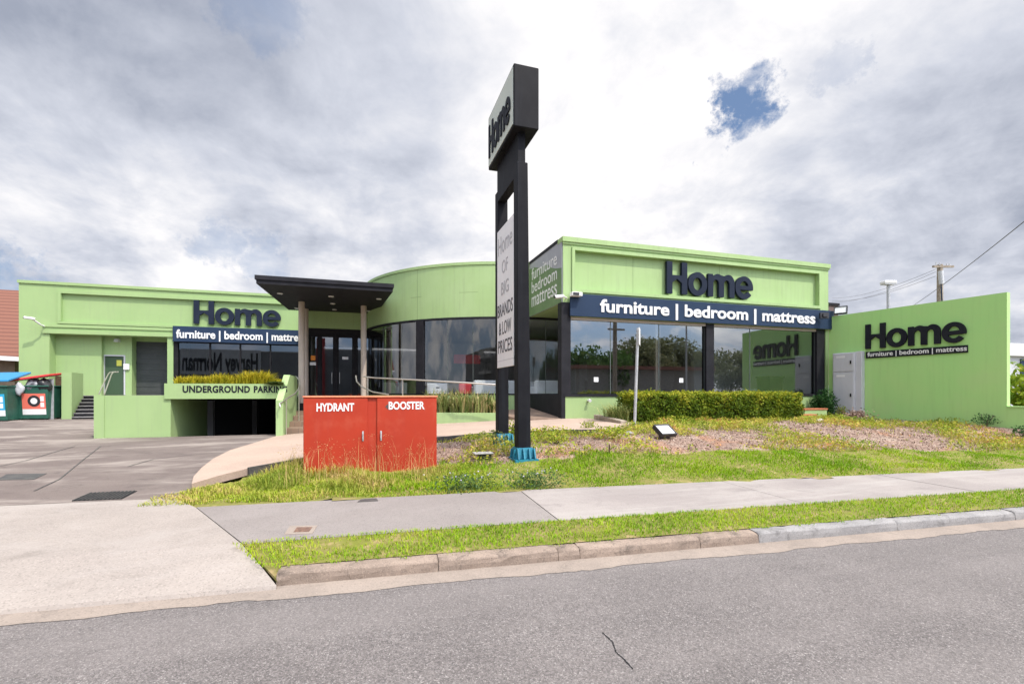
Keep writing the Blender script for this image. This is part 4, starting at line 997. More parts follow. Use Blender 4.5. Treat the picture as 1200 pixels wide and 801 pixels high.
# teal base flanges
for (xx, yy, zz) in ((la, py0, .33), (la, yfar, float(g(la, yfar)))):
    mb = MB(); cx = xx+lw/2
    mb.box(cx-.225, cx+.225, yy-.16, yy+.36, zz-.15, zz+.05)
    mb.box(cx-.19, cx+.19, yy-.07, yy+.29, zz+.06, zz+.25, top=(cx-.15, cx+.15, yy-.03, yy+.25))
    for q in (-.17, -.06, .05, .15): mb.box(cx+q, cx+q+.025, yy-.155, yy-.072, zz+.06, zz+.24, top=(cx+q, cx+q+.025, yy-.09, yy-.05))
    for q in (.0, .2): mb.box(cx-.222, cx-.192, yy+q, yy+q+.025, zz+.06, zz+.22, top=(cx-.2, cx-.17, yy+q, yy+q+.025)); mb.box(cx+.192, cx+.222, yy+q, yy+q+.025, zz+.06, zz+.22, top=(cx+.17, cx+.2, yy+q, yy+q+.025))
    mb.build('base_flange', M['aqua'], pyl)

# ------------------------------------------------------------------ hydrant cabinet
hx0, hy0 = -.965, 8.73; hx1 = X(512, hy0); hz0, hz1 = .12, 1.545
hb = thing('hydrant_cabinet', (hx0, hy0, .2), 'red steel fire cabinet lettered HYDRANT and BOOSTER standing in long grass', 'cabinet')
xa_, xb_ = X(430.8, hy0), X(441.8, hy0)
mb = MB(); mb.box(hx0, hx1, hy0+.03, hy0+.75, hz0, hz1-.03); mb.build('body', M['red'], hb)
mb = MB(); mb.box(hx0-.012, hx1+.012, hy0-.012, hy0+.76, hz1-.028, hz1+.0); mb.build('lid', M['redtop'], hb, bevel=.006)
for a, b, s in ((hx0+.004, xa_, 0), (xb_, hx1-.004, 1)):
    mb = MB(); mb.box(a, b, hy0, hy0+.028, hz0+.03, hz1-.034); d_ = mb.build('door', M['red'], hb, bevel=.006)
    hxx = X(425.3, hy0) if s == 0 else X(446.5, hy0)
    mb = MB(); mb.box(hxx-.010, hxx+.010, hy0-.035, hy0-.013, .79, .90); mb.box(hxx-.014, hxx+.014, hy0-.012, hy0-.001, .76, .93); mb.build('handle', M['steel'], d_, bevel=.004)
mb = MB(); zt_ = Z(476, X(454, hy0), hy0); mb.quad((X(451.5, hy0), hy0-.004, zt_), (X(454.8, hy0), hy0-.004, zt_-.055), (X(455, hy0), hy0-.004, zt_+.05)); mb.build('faded_mark', M['iron'], hb)
for s, a, b, py in (('HYDRANT', 371, 415, 481.5), ('BOOSTER', 455.5, 497.5, 479.2)):
    lettering('lettering', s, hb, (X(a, hy0), hy0, Z(py, X(a, hy0), hy0)), (1, 0, 0), M['white'], X(b, hy0)-X(a, hy0), .135, .004, .002, .03)
mb = MB(); mb.box(hx0-.03, hx1+.03, hy0-.06, hy0+.8, .0, .145); mb.build('plinth', M['gutter'], hb)

# ------------------------------------------------------------------ planter wall and ramp rail in front of the round bay
pwl = thing('curved_planter', (4, 15, .6), 'low curved green planter wall in front of the round glazed bay', 'planter')
PR = 8.5; pa0, pa1 = R(232), math.atan2(15.2-DC[1], 4.45-DC[0]) % (2*math.pi)
def circ(r, a): return (DC[0]+r*math.cos(a), DC[1]+r*math.sin(a))
mb = MB(); mb.ring(*DC, PR-.2, PR, .1, .93, pa0, pa1, 40); mb.ring(*DC, DR+.03, PR-.2, .1, .93, pa1-.012, pa1, 1); mb.build('planter_wall', M['green'], pwl)
mb = MB(); mb.ring(*DC, DR+.0, PR-.2, .3, .86, pa0, pa1-.013, 40); mb.build('soil', M['soil'], pwl)
n = 1100; aa = rng.uniform(pa0+.05, pa1-.02, n); rr = rng.uniform(DR+.35, PR-.25, n)
k_ = rng.integers(0, 90, n); ca = rng.uniform(pa0+.05, pa1-.02, 90); cr_ = rng.uniform(DR+.4, PR-.35, 90); ch_ = rng.uniform(.6, 1.05, 90)
base = np.c_[DC[0]+cr_[k_]*np.cos(ca[k_])+rng.normal(0, .04, n), DC[1]+cr_[k_]*np.sin(ca[k_])+rng.normal(0, .04, n), np.full(n, .86)]
b_ = blades(base, ch_[k_]*rng.uniform(.4, 1.05, n), .058, rng.uniform(.1, .75, n), np.clip(rng.normal(.55, .34, n), 0, 1), 'strap_plants', M['strap'])
tag(b_, 'upright strappy grey green plants filling the curved planter before the bay', 'plants', kind='stuff')
rl = thing('ramp_handrail', (2, 16, 1), 'long pale steel handrail curving along the ramp in front of the round bay', 'handrail')
def rp(px, py, d): x, y = cam2w((px-600)/F*d, d); return (x, y, HC+(HOR-py)/F*d)
mb = MB(); mb.tube([rp(425, 441, 17.2), rp(440, 442.5, 17.0), rp(500, 445.5, 15.9), rp(550, 448.5, 15.4), rp(583, 450.5, 15.3), rp(591, 453, 15.3), rp(592, 462, 15.3)], .026, 8); mb.build('rail', M['rail'], rl)
mb = MB(); mb.tube([rp(417, 440, 17.4), rp(418, 447, 17.2), rp(424, 453, 16.8), rp(437, 459, 16.2), rp(455, 462, 15.6)], .026, 8); mb.build('lower_rail', M['rail'], rl)
for px, py, d in ((431, 441.5, 17.1), (472, 444, 16.4), (592, 455, 15.3)):
    q = rp(px, py, d); mb = MB(); mb.tube([(q[0], q[1], .5), q], .02, 8); mb.build('post', M['rail'], rl)
sr = thing('stair_handrail', (-2.3, 18, .5), 'curled steel handrail climbing the brick entrance steps', 'handrail')
mb = MB(); pts = [rp(328.5, 477, 14.9), rp(327.5, 473, 14.9), rp(331, 470.5, 15.1), rp(338, 465.5, 15.6), rp(345, 461.5, 16.2), rp(349.5, 456, 16.8), rp(351.5, 450, 17.3), rp(351, 446, 17.6), rp(348.5, 442.5, 17.8), rp(346.5, 441, 18.0)]; mb.tube(pts, .024, 8); mb.build('rail', M['rail'], sr)
for (px, py, d, z0) in ((335.5, 467, 15.4, .2), (350.3, 455, 16.9, .3)):
    q = rp(px, py, d); mb = MB(); mb.tube([(q[0], q[1], z0), q], .018, 8); mb.build('post', M['rail'], sr)

# ------------------------------------------------------------------ waste bins
def waste_bin(px, d, wid, lidm, labm, label, lean, z):
    x, y = cam2w((px-600)/F*d, d); t = thing('waste_bin', (x, y, z), label, 'bin')
    h, dp = 1.25, 1.0
    mb = MB(); mb.box(x, x+wid, y, y+dp, z+.16, z+.16+h, top=(x-.05, x+wid+.05, y-.12, y+dp+.05)); mb.box(x-.08, x+wid+.08, y-.17, y+dp+.08, z+.16+h, z+.22+h); mb.build('body', M['bingreen'], t, bevel=.02)
    mb = MB(); zl_ = z+.24+h
    if lean > 0: mb.v += [(x-.22, y-.2, zl_+.10), (x+wid+.12, y-.2, zl_+.34), (x+wid+.12, y+dp+.1, zl_+.46), (x-.22, y+dp+.1, zl_+.2)]
    else: mb.v += [(x-.1, y-.2, zl_+.08), (x+wid+.14, y-.2, zl_+.12), (x+wid+.14, y+dp+.1, zl_+.46), (x-.1, y+dp+.1, zl_+.42)]
    mb.v += [(a, b, c+.08) for a, b, c in mb.v[:4]]
    mb.f += [(3, 2, 1, 0), (4, 5, 6, 7), (0, 1, 5, 4), (1, 2, 6, 5), (2, 3, 7, 6), (3, 0, 4, 7)]; mb.sm += [False]*6
    mb.build('lid', lidm, t, bevel=.015)
    lb_ = MB(); fy = lambda zz: y-.12*(zz-.16)/h-.006
    def fq(x0, x1, z0, z1, off): return [(x0, fy(z0)-off, z+z0), (x1, fy(z0)-off, z+z0), (x1, fy(z1)-off, z+z1), (x0, fy(z1)-off, z+z1)]
    lb_.quad(*fq(x+.22*wid, x+.97*wid, .55, 1.15, 0)); lab = lb_.build('label_panel', labm, t)
    wp = MB(); wp.quad(*fq(x+.22*wid, x+.97*wid, .33, .548, 0)); wp.quad(*fq(x+.80*wid, x+.92*wid, .85, 1.05, .004)); wp.quad(*fq(x+.80*wid, x+.92*wid, .62, .80, .004)); wp.build('text_panel', M['white'], t)
    em = MB(); cx_, cz = x+.60*wid, .86
    for r_, mm, of in ((.20, M['plastic_dark'], .004), (.11, M['white'], .008)):
        em = MB(); em.quad(*[(cx_+r_*math.cos(a), fy(cz+r_*math.sin(a))-of, z+cz+r_*math.sin(a)*1.1) for a in np.linspace(0, 2*math.pi, 18)[:-1]]); em.build('emblem', mm, t)
    for qx, qy in ((.1, .1), (wid-.1, .1), (.1, dp-.1), (wid-.1, dp-.1)):
        mb = MB(); mb.tube([(x+qx-.03, y+qy, z+.09), (x+qx+.03, y+qy, z+.09)], .09, 12); mb.build('wheel', M['plastic_dark'], t)
    return x, y, z+.22+h, wid, dp
waste_bin(-34, 17.6, 1.05, M['lidblue'], M['labelblue'], 'green wheeled waste bin with a blue lid and blue label', 0, .40)
bx_, by_, bz_, bwid, bdp = waste_bin(19, 18.5, .98, M['lidred'], M['labelred'], 'green wheeled waste bin with a red lid propped open by rubbish and a red label', 1, .42)
def blob(mb, c, r, seed, n=10):
    rs = np.random.default_rng(seed); b = len(mb.v); m = n*2
    for i in range(n+1):
        for k in range(m):
            th, ph = math.pi*i/n, 2*math.pi*k/m; q = 1+.16*math.sin(3*th+seed)*math.cos(2*ph+seed*2)+.08*math.sin(5*ph+seed)*math.sin(4*th); q += rs.normal(0, .03)
            mb.v.append((c[0]+r[0]*q*math.sin(th)*math.cos(ph), c[1]+r[1]*q*math.sin(th)*math.sin(ph), c[2]+r[2]*q*math.cos(th)))
    for i in range(n):
        for k in range(m): k2 = (k+1) % m; mb.f.append((b+i*m+k, b+(i+1)*m+k, b+(i+1)*m+k2, b+i*m+k2)); mb.sm.append(True)
    return mb
M['bagwhite'] = mat('pale_plastic_bag', (.55, .56, .60), .3, (.42, .43, .47), 8); M['bagblack'] = mat('black_plastic_bag', (.02, .02, .022), .3)
for i, (u, v, r, k, lab) in enumerate(((.2, -.2, (.15, .12, .24), 'bagwhite', 'pale plastic bag hanging over the left rim of the red lidded bin'), (.52, .1, (.3, .25, .25), 'bag', 'grey rubbish bag in the middle of the red lidded bin'), (.86, .05, (.25, .22, .28), 'bagblack', 'black rubbish bag at the right of the red lidded bin'))):
    mb = blob(MB(), (bx_+u*bwid, by_+v, bz_+(-.02 if i else -.14)), r, i+3); mb.build('rubbish_bag', M[k], label=lab, cat='rubbish bag')
mb = MB(); x_ = X(60, 23.6); mb.obox((x_, 23.55, lot_z(x_, 23.6)), (1, 0, 0), (0, 1, .25), (0, -.0, 1), -.1, .1, 0, .03, 0, 1.6); mb.build('metal_sheet', M['steel'], label='narrow grey metal sheet leaning beside the brown gate', cat='sheet')

# ------------------------------------------------------------------ neighbour house on the left, buildings to the right
nh = thing('neighbour_house', (-27, 34, .4), 'brown house with an orange tiled roof and white gutter behind the bins', 'house')
def mat_tiles():
    m = bpy.data.materials.new('roof_tiles'); m.use_nodes = True; t = NT(m.node_tree); b = t.n['Principled BSDF']
    oc = t.add('ShaderNodeTexCoord').outputs['Object']
    wv_ = t.add('ShaderNodeTexWave', wave_type='BANDS', bands_direction='Z', wave_profile='SAW', inp={'Vector': oc, 'Scale': 1.35, 'Distortion': .3})
    cc = t.mix(wv_.outputs['Fac'], (.10, .033, .022, 1), (.25, .10, .065, 1)); cc = t.mix(t.math('MULTIPLY', t.noise(oc, 6, 4), .5), cc, (.17, .075, .05, 1))
    t.l.new(cc, b.inputs['Base Color']); b.inputs['Roughness'].default_value = .8
    t.l.new(t.add('ShaderNodeBump', inp={'Strength': .8, 'Distance': .05, 'Height': wv_.outputs['Fac']}).outputs[0], b.inputs['Normal']); return m
M['tiles'] = mat_tiles()
yh = 31.0; xh1 = X(21, yh)+.2
ze = Z(420, xh1, yh)
mb = MB(); mb.box(xh1-14, xh1-.6, yh+.5, yh+12, .2, ze+.1); mb.build('wall', M['wallbrown'], nh)
zr = ze+4.6
mb = MB(); b = 0; mb.v += [(xh1-15, yh-.1, ze+.7), (xh1, yh-.1, ze), (xh1+.1, yh+6.5, zr), (xh1-15, yh+6.5, zr), (xh1, yh+13, ze), (xh1-15, yh+13, ze)]
mb.f += [(0, 1, 2, 3), (3, 2, 4, 5), (1, 4, 2)]; mb.sm += [False]*3; mb.build('roof', M['tiles'], nh)
mb = MB(); mb.v += [(xh1-15, yh-.25, ze+.55), (xh1+.05, yh-.25, ze-.15), (xh1+.05, yh-.25, ze+.07), (xh1-15, yh-.25, ze+.77), (xh1-15, yh-.11, ze+.55), (xh1+.05, yh-.11, ze-.15), (xh1+.05, yh-.11, ze+.07), (xh1-15, yh-.11, ze+.77)]
mb.f += [(0, 1, 2, 3), (7, 6, 5, 4), (0, 4, 5, 1), (1, 5, 6, 2), (2, 6, 7, 3), (3, 7, 4, 0)]; mb.sm += [False]*6; mb.build('gutter', M['white'], nh)
# shed to the right beyond the low wall
xg, yg = P(1215, 470, 1.2); gx_, gy_ = cam2w((1215-600)/F*34, 34)
sh = thing('warehouse', (gx_, gy_, .3), 'pale grey metal building with a blue door beyond the low wall at far right', 'building')
def zz34(py): return HC+(HOR-py)/F*34
mb = MB(); mb.box(gx_-4, gx_+16, gy_, gy_+14, .1, zz34(418)); mb.build('wall', M['greybox'], sh)
mb = MB(); mb.box(gx_-4.3, gx_+16.3, gy_-.3, gy_+14.3, zz34(418), zz34(404)); mb.build('fascia', M['white'], sh)
mb = MB(); a, b = cam2w((1187-600)/F*33.8, 33.8); mb.box(a, a+1.0, gy_-.06, gy_-.003, .2, zz34(421)); mb.build('door', M['navy'], sh)

# red brick stack just behind the facade's right end
d_ = 24.0; xk_, yk_ = cam2w((976-600)/F*d_, d_)
ck = thing('brick_chimney', (xk_, yk_, 3), 'dark red brick chimney showing just behind the right end of the facade', 'chimney')
mb = MB(); mb.box(xk_-.5, xk_+.35, yk_, yk_+.8, 2, HC+(HOR-358)/F*d_); mb.build('stack', mat_brick('red_brick', (.16, .05, .04), (.13, .04, .035), (.15, .12, .11), .23, .08), ck)
mb = MB(); mb.box(xk_-.55, xk_+.4, yk_-.05, yk_+.85, HC+(HOR-358)/F*d_+.001, HC+(HOR-355)/F*d_); mb.build('cap', M['blackmatt'], ck)

# ------------------------------------------------------------------ poles, lamps, wires
def at(px, d): return cam2w((px-600)/F*d, d)
x, y = at(1101.5, 30); zt = HC+(HOR-310)/F*30
pp = thing('power_pole', (x, y, 0), 'brown timber power pole with a short crossarm rising behind the right wall', 'power pole')
mb = MB(); mb.tube([(x, y, -.1), (x, y, zt)], .20, 12, .15); mb.build('pole', M['timber'], pp)
mb = MB(); mb.obox((x, y, zt-.15), (CS, -SN, 0), (SN, CS, 0), (0, 0, 1), -.55, .75, -.16, -.06, -.06, .06); mb.build('crossarm', M['timber'], pp)
for q in (-.5, -.2, .45, .7): mb = MB(); mb.tube([(x+q, y-.1, zt-.09), (x+q, y-.1, zt+.08)], .035, 8); mb.build('insulator', M['greybox'], pp)
mb = MB(); mb.tube([(x-.35, y-.3, zt-1.3), (x-.45, y-.3, zt-.5)], .13, 10); mb.build('fitting', M['greybox'], pp)
mb = MB(); mb.tube([(x-.4, y-.3, zt-1.2), (x-.25, y-.25, zt-2.2), (x-.1, y-.2, zt-2.8)], .035, 6); mb.build('cable', M['navy'], pp)
def sag(a, b, s, n=18): a, b = Vector(a), Vector(b); return [a.lerp(b, i/n)-Vector((0, 0, s*4*(i/n)*(1-i/n))) for i in range(n+1)]
a_ = at(1070, 34); zA = HC+(HOR-358)/F*34; b_ = at(1290, 12); zB = HC+(HOR-186)/F*12
mb = MB(); mb.tube(sag((*a_, zA), (*b_, zB), .15), .016, 6); mb.build('service_wire', M['plastic_dark'], label='single dark overhead wire slanting down past the power pole', cat='wire')
for i, (py1, py2) in enumerate(((316, 349), (319, 354), (324, 352))):
    a2_, b2_ = (x-.4, y, HC+(HOR-py1)/F*30), (*at(975, 60), HC+(HOR-py2)/F*60)
    mb = MB(); mb.tube(sag(a2_, b2_, .5), .012, 5); mb.build('power_wire', M['plastic_dark'], label='thin overhead wire running left from the power pole crossarm', cat='wire', group='wires left of the power pole')
x, y = at(1041, 33); zt = HC+(HOR-333)/F*33
sl = thing('street_light', (x, y, 0), 'slim grey light post with a flat double head behind the right wall', 'street light')
mb = MB(); mb.tube([(x, y, -.1), (x, y, zt)], .10, 10); mb.build('post', M['steel'], sl)
mb = MB(); mb.obox((x, y, zt), (CS, -SN, 0), (SN, CS, 0), (0, 0, 1), -.42, .42, -.25, .25, .02, .22); mb.build('lamp_head', M['white'], sl, bevel=.03)
mb = MB(); mb.obox((x, y, zt), (CS, -SN, 0), (SN, CS, 0), (0, 0, 1), -.38, .38, -.22, .22, -.04, .018); mb.build('lamp_glass', M['greybox'], sl)

# no-parking style post seen edge on
y = 11.35; x = X(743.5, y); z = float(g(x, y))
st = thing('street_sign', (x, y, z), 'slim galvanised post with a narrow sign plate seen edge on before the hedge', 'sign')
d = dep(x, y); tp = (x+.11, y, HC+(HOR-384)/F*d)
mb = MB(); mb.tube([(x, y, z-.1), tp], .04, 10); mb.build('post', M['steel'], st)
mb = MB(); ux = Vector(cam2w(.35, 1.0)+(0,)).normalized(); mb.obox((tp[0], tp[1], tp[2]-.46), tuple(ux), (-ux.y, ux.x, 0), (0, 0, 1), -.22, .22, -.045, -.035, 0, .46); mb.build('plate', M['white'], st)
mb = MB(); mb.obox((tp[0], tp[1], tp[2]-.46), tuple(ux), (-ux.y, ux.x, 0), (0, 0, 1), -.05, .05, -.034, .04, .08, .12); mb.build('bracket', M['steel'], st)

# floodlight on the garden, flat garden lamp
def floodlight(loc, tilt, yaw, s, label, name='floodlight', bracket=True):
    t = thing(name, loc, label, 'floodlight'); Rm = Matrix.Rotation(yaw, 3, 'Z') @ Matrix.Rotation(tilt, 3, 'X')
    ux, uy, uz = Rm @ Vector((1, 0, 0)), Rm @ Vector((0, 1, 0)), Rm @ Vector((0, 0, 1)); o = Vector(loc)+Vector((0, 0, .16*s/.4))
    mb = MB(); mb.obox(o, ux, uy, uz, -s/2, s/2, -s*.36, s*.36, -.05, .02); mb.obox(o, ux, uy, uz, -s/2, -s/2+.03, -s*.36, s*.36, .021, .045); mb.obox(o, ux, uy, uz, s/2-.03, s/2, -s*.36, s*.36, .021, .045); mb.obox(o, ux, uy, uz, -s/2+.031, s/2-.031, -s*.36, -s*.36+.03, .021, .045); mb.obox(o, ux, uy, uz, -s/2+.031, s/2-.031, s*.36-.03, s*.36, .021, .045); mb.obox(o, ux, uy, uz, -s*.25, s*.25, -s*.2, s*.2, -.1, -.051); mb.build('housing', M['plastic_dark'], t)
    mb = MB(); mb.obox(o, ux, uy, uz, -s/2+.031, s/2-.031, -s*.36+.031, s*.36-.031, .021, .03); mb.build('lens', M['glasswhite'], t)
    if bracket:
        mb = MB(); c = Vector(loc); mb.tube([o-ux*s*.5, c-ux*s*.3+Vector((0, 0, .02)), c+ux*s*.3+Vector((0, 0, .02)), o+ux*s*.5], .014, 6); mb.build('bracket', M['plastic_dark'], t)
    return t
x, y, z = gpt(779, 514); floodlight((x, y, z), R(38), R(12), .46, 'black floodlight with a white lens lying on the mulch in front of the hedge')
x, y, z = gpt(568, 537)
t = thing('garden_lamp', (x, y, z), 'low flat black lamp with a grey lid in the weeds beside the red cabinet', 'lamp')
mb = MB(); mb.box(x-.12, x+.12, y-.08, y+.1, z-.05, z+.09); mb.build('body', M['plastic_dark'], t, bevel=.01)
mb = MB(); mb.box(x-.22, x+.15, y-.12, y+.12, z+.092, z+.12); mb.build('lid', M['rubble'], t, bevel=.01)
# floodlights at the facade's right end
s_, d_ = wall_s(984); q = o3+wu*s_
floodlight((q.x+.05, q.y, 4.50), R(70), R(-60), .42, 'small floodlight with pale lens on top of the right boundary wall')
x = X(965.5, YF-.3); floodlight((x, YF-.30, 4.33), R(95), R(160), .30, 'dark floodlight fixed on the right end of the navy fascia', bracket=False)

# cameras
def cctv(loc, dirv, label, s=.34):
    t = thing('security_camera', loc, label, 'camera'); o = Vector(loc); d = Vector(dirv).normalized()
    mb = MB(); mb.tube([o, o+d*s], .055, 12); mb.build('housing', M['white'], t)
    mb = MB(); mb.tube([o+d*(s+.001), o+d*(s+.02)], .045, 12); mb.build('lens', M['plastic_dark'], t)
    return t, o, d
t, o, d = cctv((X(42, YW-.5), YW-.55, Z(373.5, X(42, YW), YW-.5)), (-1, -.3, .12), 'white security camera on a bracket on the pier of the left wing', .34)
mb = MB(); mb.tube([o+d*.1, (o.x+.05, YW-.3, o.z-.20), (o.x+.05, YW+.01, o.z-.24)], .035, 8); mb.build('bracket', M['white'], t)
t, o, d = cctv((XL-.1, YF-.25, Z(347.5, XL, YF-.2)), (-1, -.12, -.18), 'white bullet security camera pointing left at the facade corner', .30)
mb = MB(); mb.tube([o, (XL+.08, YF-.1, o.z-.02), (XL+.08, YF, o.z-.02)], .022, 8); mb.build('bracket', M['white'], t)
x = X(675, YF-.2); t = thing('wall_spotlight', (x, YF-.15, 4.6), 'small white box light fixed at the left end of the navy fascia', 'light')
mb = MB(); mb.box(x-.18, x+.17, YF-.32, YF-.13, 4.58, 4.70); mb.build('housing', M['white'], t, bevel=.01)
mb = MB(); mb.box(x-.15, x+.05, YF-.335, YF-.321, 4.60, 4.68); mb.build('lens', M['plastic_dark'], t)
# pipe stub on the base wall
x = X(689, YF); t = thing('wall_pipe', (x, YF, 1.3), 'short white pipe stub on the green base wall beside the hedge', 'pipe')
mb = MB(); mb.tube([(x, YF+.02, 1.36), (x, YF-.12, 1.36)], .035, 10); mb.tube([(x, YF-.12, 1.36), (x, YF-.16, 1.35)], .05, 10); mb.build('pipe', M['white'], t)

# covers and grates in the ground
def plate(px0_, py0_, px1_, py1_, z, name, m_, label, cat, skew=0):
    pass
q = [P(84, 586.5, .16), P(143, 584, .16), P(161, 575, .16), P(106, 577.5, .16)]
t = thing('drain_grate', (*q[0], .16), 'steel bar drain grate at the edge of the car park', 'drain')
mb = MB(); zb = lambda x, y: lot_z(x, y); mb.prism(q, lambda x, y: zb(x, y)-.02, lambda x, y: zb(x, y)+.002); mb.build('pit', M['dark'], t)
mb = MB()
for i in range(12):
    u = (i+.1)/12; v = (i+.42)/12; lp = lambda a, b, s: (a[0]+(b[0]-a[0])*s, a[1]+(b[1]-a[1])*s)
    A_, B_, C_, D_ = lp(q[0], q[1], u), lp(q[0], q[1], v), lp(q[3], q[2], v), lp(q[3], q[2], u); mb.prism([A_, B_, C_, D_], lambda x, y: zb(x, y)+.003, lambda x, y: zb(x, y)+.014)
mb.build('bars', M['iron'], t)
q = [P(-5, 562, .18), P(40, 561, .18), P(55, 554.5, .18), P(8, 555.5, .18)]
mb = MB(); mb.prism(q, lambda x, y: lot_z(x, y)-.03, lambda x, y: lot_z(x, y)+.004); mb.build('access_cover', M['iron'], label='dark flat cover let into the car park surface at far left', cat='cover')
q = [P(333, 626, .151), P(366, 625, .151), P(372, 615.5, .151), P(340, 616, .151)]
t = thing('water_meter_box', (*q[0], .15), 'small rusty access box with a terracotta surround in the footpath', 'cover')
mb = MB(); mb.prism(q, .13, .155); mb.build('surround', M['gutter'], t)
mb = MB(); q2 = [P(344, 623.5, .151), P(362, 623, .151), P(366, 617.8, .151), P(348, 618, .151)]; mb.prism(q2, .14, .159); mb.build('lid', mat('rusty_lid', (.12, .07, .055), .8, (.22, .13, .09), 20, bump=.5), t)
q = [P(419, 588, .152), P(443, 586.5, .152), P(441, 583.8, .152), P(423, 584.8, .152)]
mb = MB(); mb.prism(q, .13, .158); mb.build('valve_cover', M['iron'], label='narrow dark metal cover at the grass edge of the footpath', cat='cover')

# sleeper, stones, terracotta edging
a = P(700, 494, .78); b = P(733, 499, .74)
mb = MB(); A_, B_ = Vector((5.7, 11.6, .86)), Vector((6.5, 10.9, .80))
A_ = Vector((*P(699, 490, .82), .80)); B_ = Vector((*P(731, 497, .76), .72)); u = (B_-A_).normalized(); sd = u.cross(Vector((0, 0, 1))).normalized()
mb.obox(A_, u, sd, (0, 0, 1), 0, (B_-A_).length, -.09, .09, -.1, .14); mb.build('timber_sleeper', M['timber'], bevel=.012, label='short weathered timber sleeper at the end of the pink path', cat='sleeper')
for i, (px, py, wpx) in enumerate(((956, 479, 26), (948, 486, 18))):
    y = 12.9-.5*i; x0, x1 = X(px-wpx/2, y), X(px+wpx/2, y); z = Z(py, x0, y)
    mb = MB(); mb.box(x0, x1, y, y+.22, z-.3, z-.035); o = MB(); o.box(x0-.02, x1+.02, y-.02, y+.24, z-.034, z+.02)
    t = thing('edging_block', (x0, y, z-.3), 'low green block with a terracotta cap beside the hedge, '+('the upper one' if i == 0 else 'the lower one'), 'edging'); mb.build('block', M['green'], t); o.build('cap', M['terracotta'], t)
for i, (px, py, r_, lab) in enumerate(((961, 494, .09, 'pale stone in the weeds below the terracotta capped blocks'), (987, 492, .07, 'small grey stone beside the bush in front of the cabinet'), (737, 509, .07, 'whitish stone at the foot of the street sign'))):
    x, y, z = gpt(px, py); mb = blob(MB(), (x, y, z+.02), (r_*1.5, r_, r_*.8), i+20, 6); mb.build('stone', M['rubble'] if i else M['white'], label=lab, cat='stone')

# furniture inside
def inside(px, off):
    a = drum_ang(px); hx, hy = DC[0]+DR*math.cos(a), DC[1]+DR*math.sin(a); L = math.hypot(hx, hy); return (hx+hx/L*off, hy+hy/L*off)
def sofa(x, y, wid, label):
    t = thing('sofa', (x, y, 1.22), label, 'sofa')
    mb = MB(); mb.box(x, x+wid, y, y+.25, 1.3, 2.08); mb.build('backrest', M['sofa'], t, bevel=.05)
    mb = MB(); mb.box(x, x+.22, y+.26, y+1.0, 1.3, 1.85); mb.build('armrest', M['sofa'], t, bevel=.05)
    mb = MB(); mb.box(x+wid-.22, x+wid, y+.26, y+1.0, 1.3, 1.85); mb.build('armrest', M['sofa'], t, bevel=.05)
    mb = MB(); mb.box(x+.23, x+wid-.23, y+.26, y+1.0, 1.3, 1.65); mb.build('seat', M['sofa'], t, bevel=.05)
x_, y_ = inside(556, .45); sofa(x_, y_, 2.1, 'long pale grey sofa seen from behind through the round bay glass'); x_, y_ = inside(628, .45); sofa(x_, y_, 1.2, 'pale grey armchair behind the glass right of the pylon legs')
y_ = 17.55; x_, yv = inside(450, .55); yv += .5; t = thing('display_cabinet', (x_, yv, 1.22), 'low white display cabinet behind the bay glass left of the dark bay column', 'cabinet')
mb = MB(); mb.box(x_, x_+1.0, yv, yv+.5, 1.25, 2.05); mb.build('carcass', M['cabinet'], t, bevel=.01)
mb = MB(); mb.box(x_+.03, x_+.49, yv-.02, yv-.002, 1.3, 2.0); mb.build('door', M['cabinet'], t); mb = MB(); mb.box(x_+.51, x_+.97, yv-.02, yv-.002, 1.3, 2.0); mb.build('door', M['cabinet'], t)
x_, y_ = inside(538, .5); t = thing('red_armchair', (x_, y_, 1.22), 'small red armchair behind the bay glass beside the white drawers', 'armchair')
mb = MB(); mb.box(x_, x_+.5, y_, y_+.15, 1.3, 1.95); mb.build('backrest', M['lidred'], t, bevel=.04)
mb = MB(); mb.box(x_, x_+.5, y_+.16, y_+.6, 1.3, 1.62); mb.build('seat', M['lidred'], t, bevel=.04)
sofa(X(588, 19.2), 19.2, 1.7, 'pale grey sofa deeper in the showroom, second row behind the bay glass')
x_, y_ = inside(500, .5); t = thing('drawer_chest', (x_, y_, 1.22), 'white chest of drawers behind the round bay glass', 'chest')
mb = MB(); mb.box(x_, x_+.85, y_, y_+.5, 1.25, 1.98); mb.build('carcass', M['cabinet'], t, bevel=.01)
for z0 in (1.32, 1.66):
    mb = MB(); mb.box(x_+.04, x_+.81, y_-.02, y_-.002, z0, z0+.28); dd = mb.build('drawer', M['cabinet'], t)
    mb = MB(); mb.box(x_+.36, x_+.50, y_-.03, y_-.021, z0+.12, z0+.17); mb.build('handle', M['plastic_dark'], dd)
mb = MB(); x_ = X(532, 21); mb.box(x_, x_+1.2, 21, 21.1, 2.9, 3.3); mb.build('reflection_board', M['lidred'], label='red board inside the round bay standing in for a reflected red building', cat='board')  # added board imitates a red building reflected in the bay glass
mb = MB(); y_ = 15.2; x0_ = X(902, y_); mb.box(x0_, x0_+.62, y_, y_+.6, 1.25, 2.2, top=(x0_-.05, x0_+.67, y_-.05, y_+.65)); t = thing('wheelie_bin', (x0_, y_, 1.2), 'grey wheelie bin standing behind the shop glass near the right end', 'bin'); mb.build('body', M['black'], t, bevel=.02)
mb = MB(); mb.box(x0_-.08, x0_+.7, y_-.08, y_+.68, 2.202, 2.28); mb.build('lid', M['black'], t, bevel=.02)
mb = MB(); y_ = 15.0; x0_ = X(869, y_); mb.box(x0_, x0_+.75, y_, y_+.5, 1.22, 1.75); mb.build('white_box', M['cabinet'], label='low white cabinet behind the shop glass left of the wheelie bin', cat='cabinet')
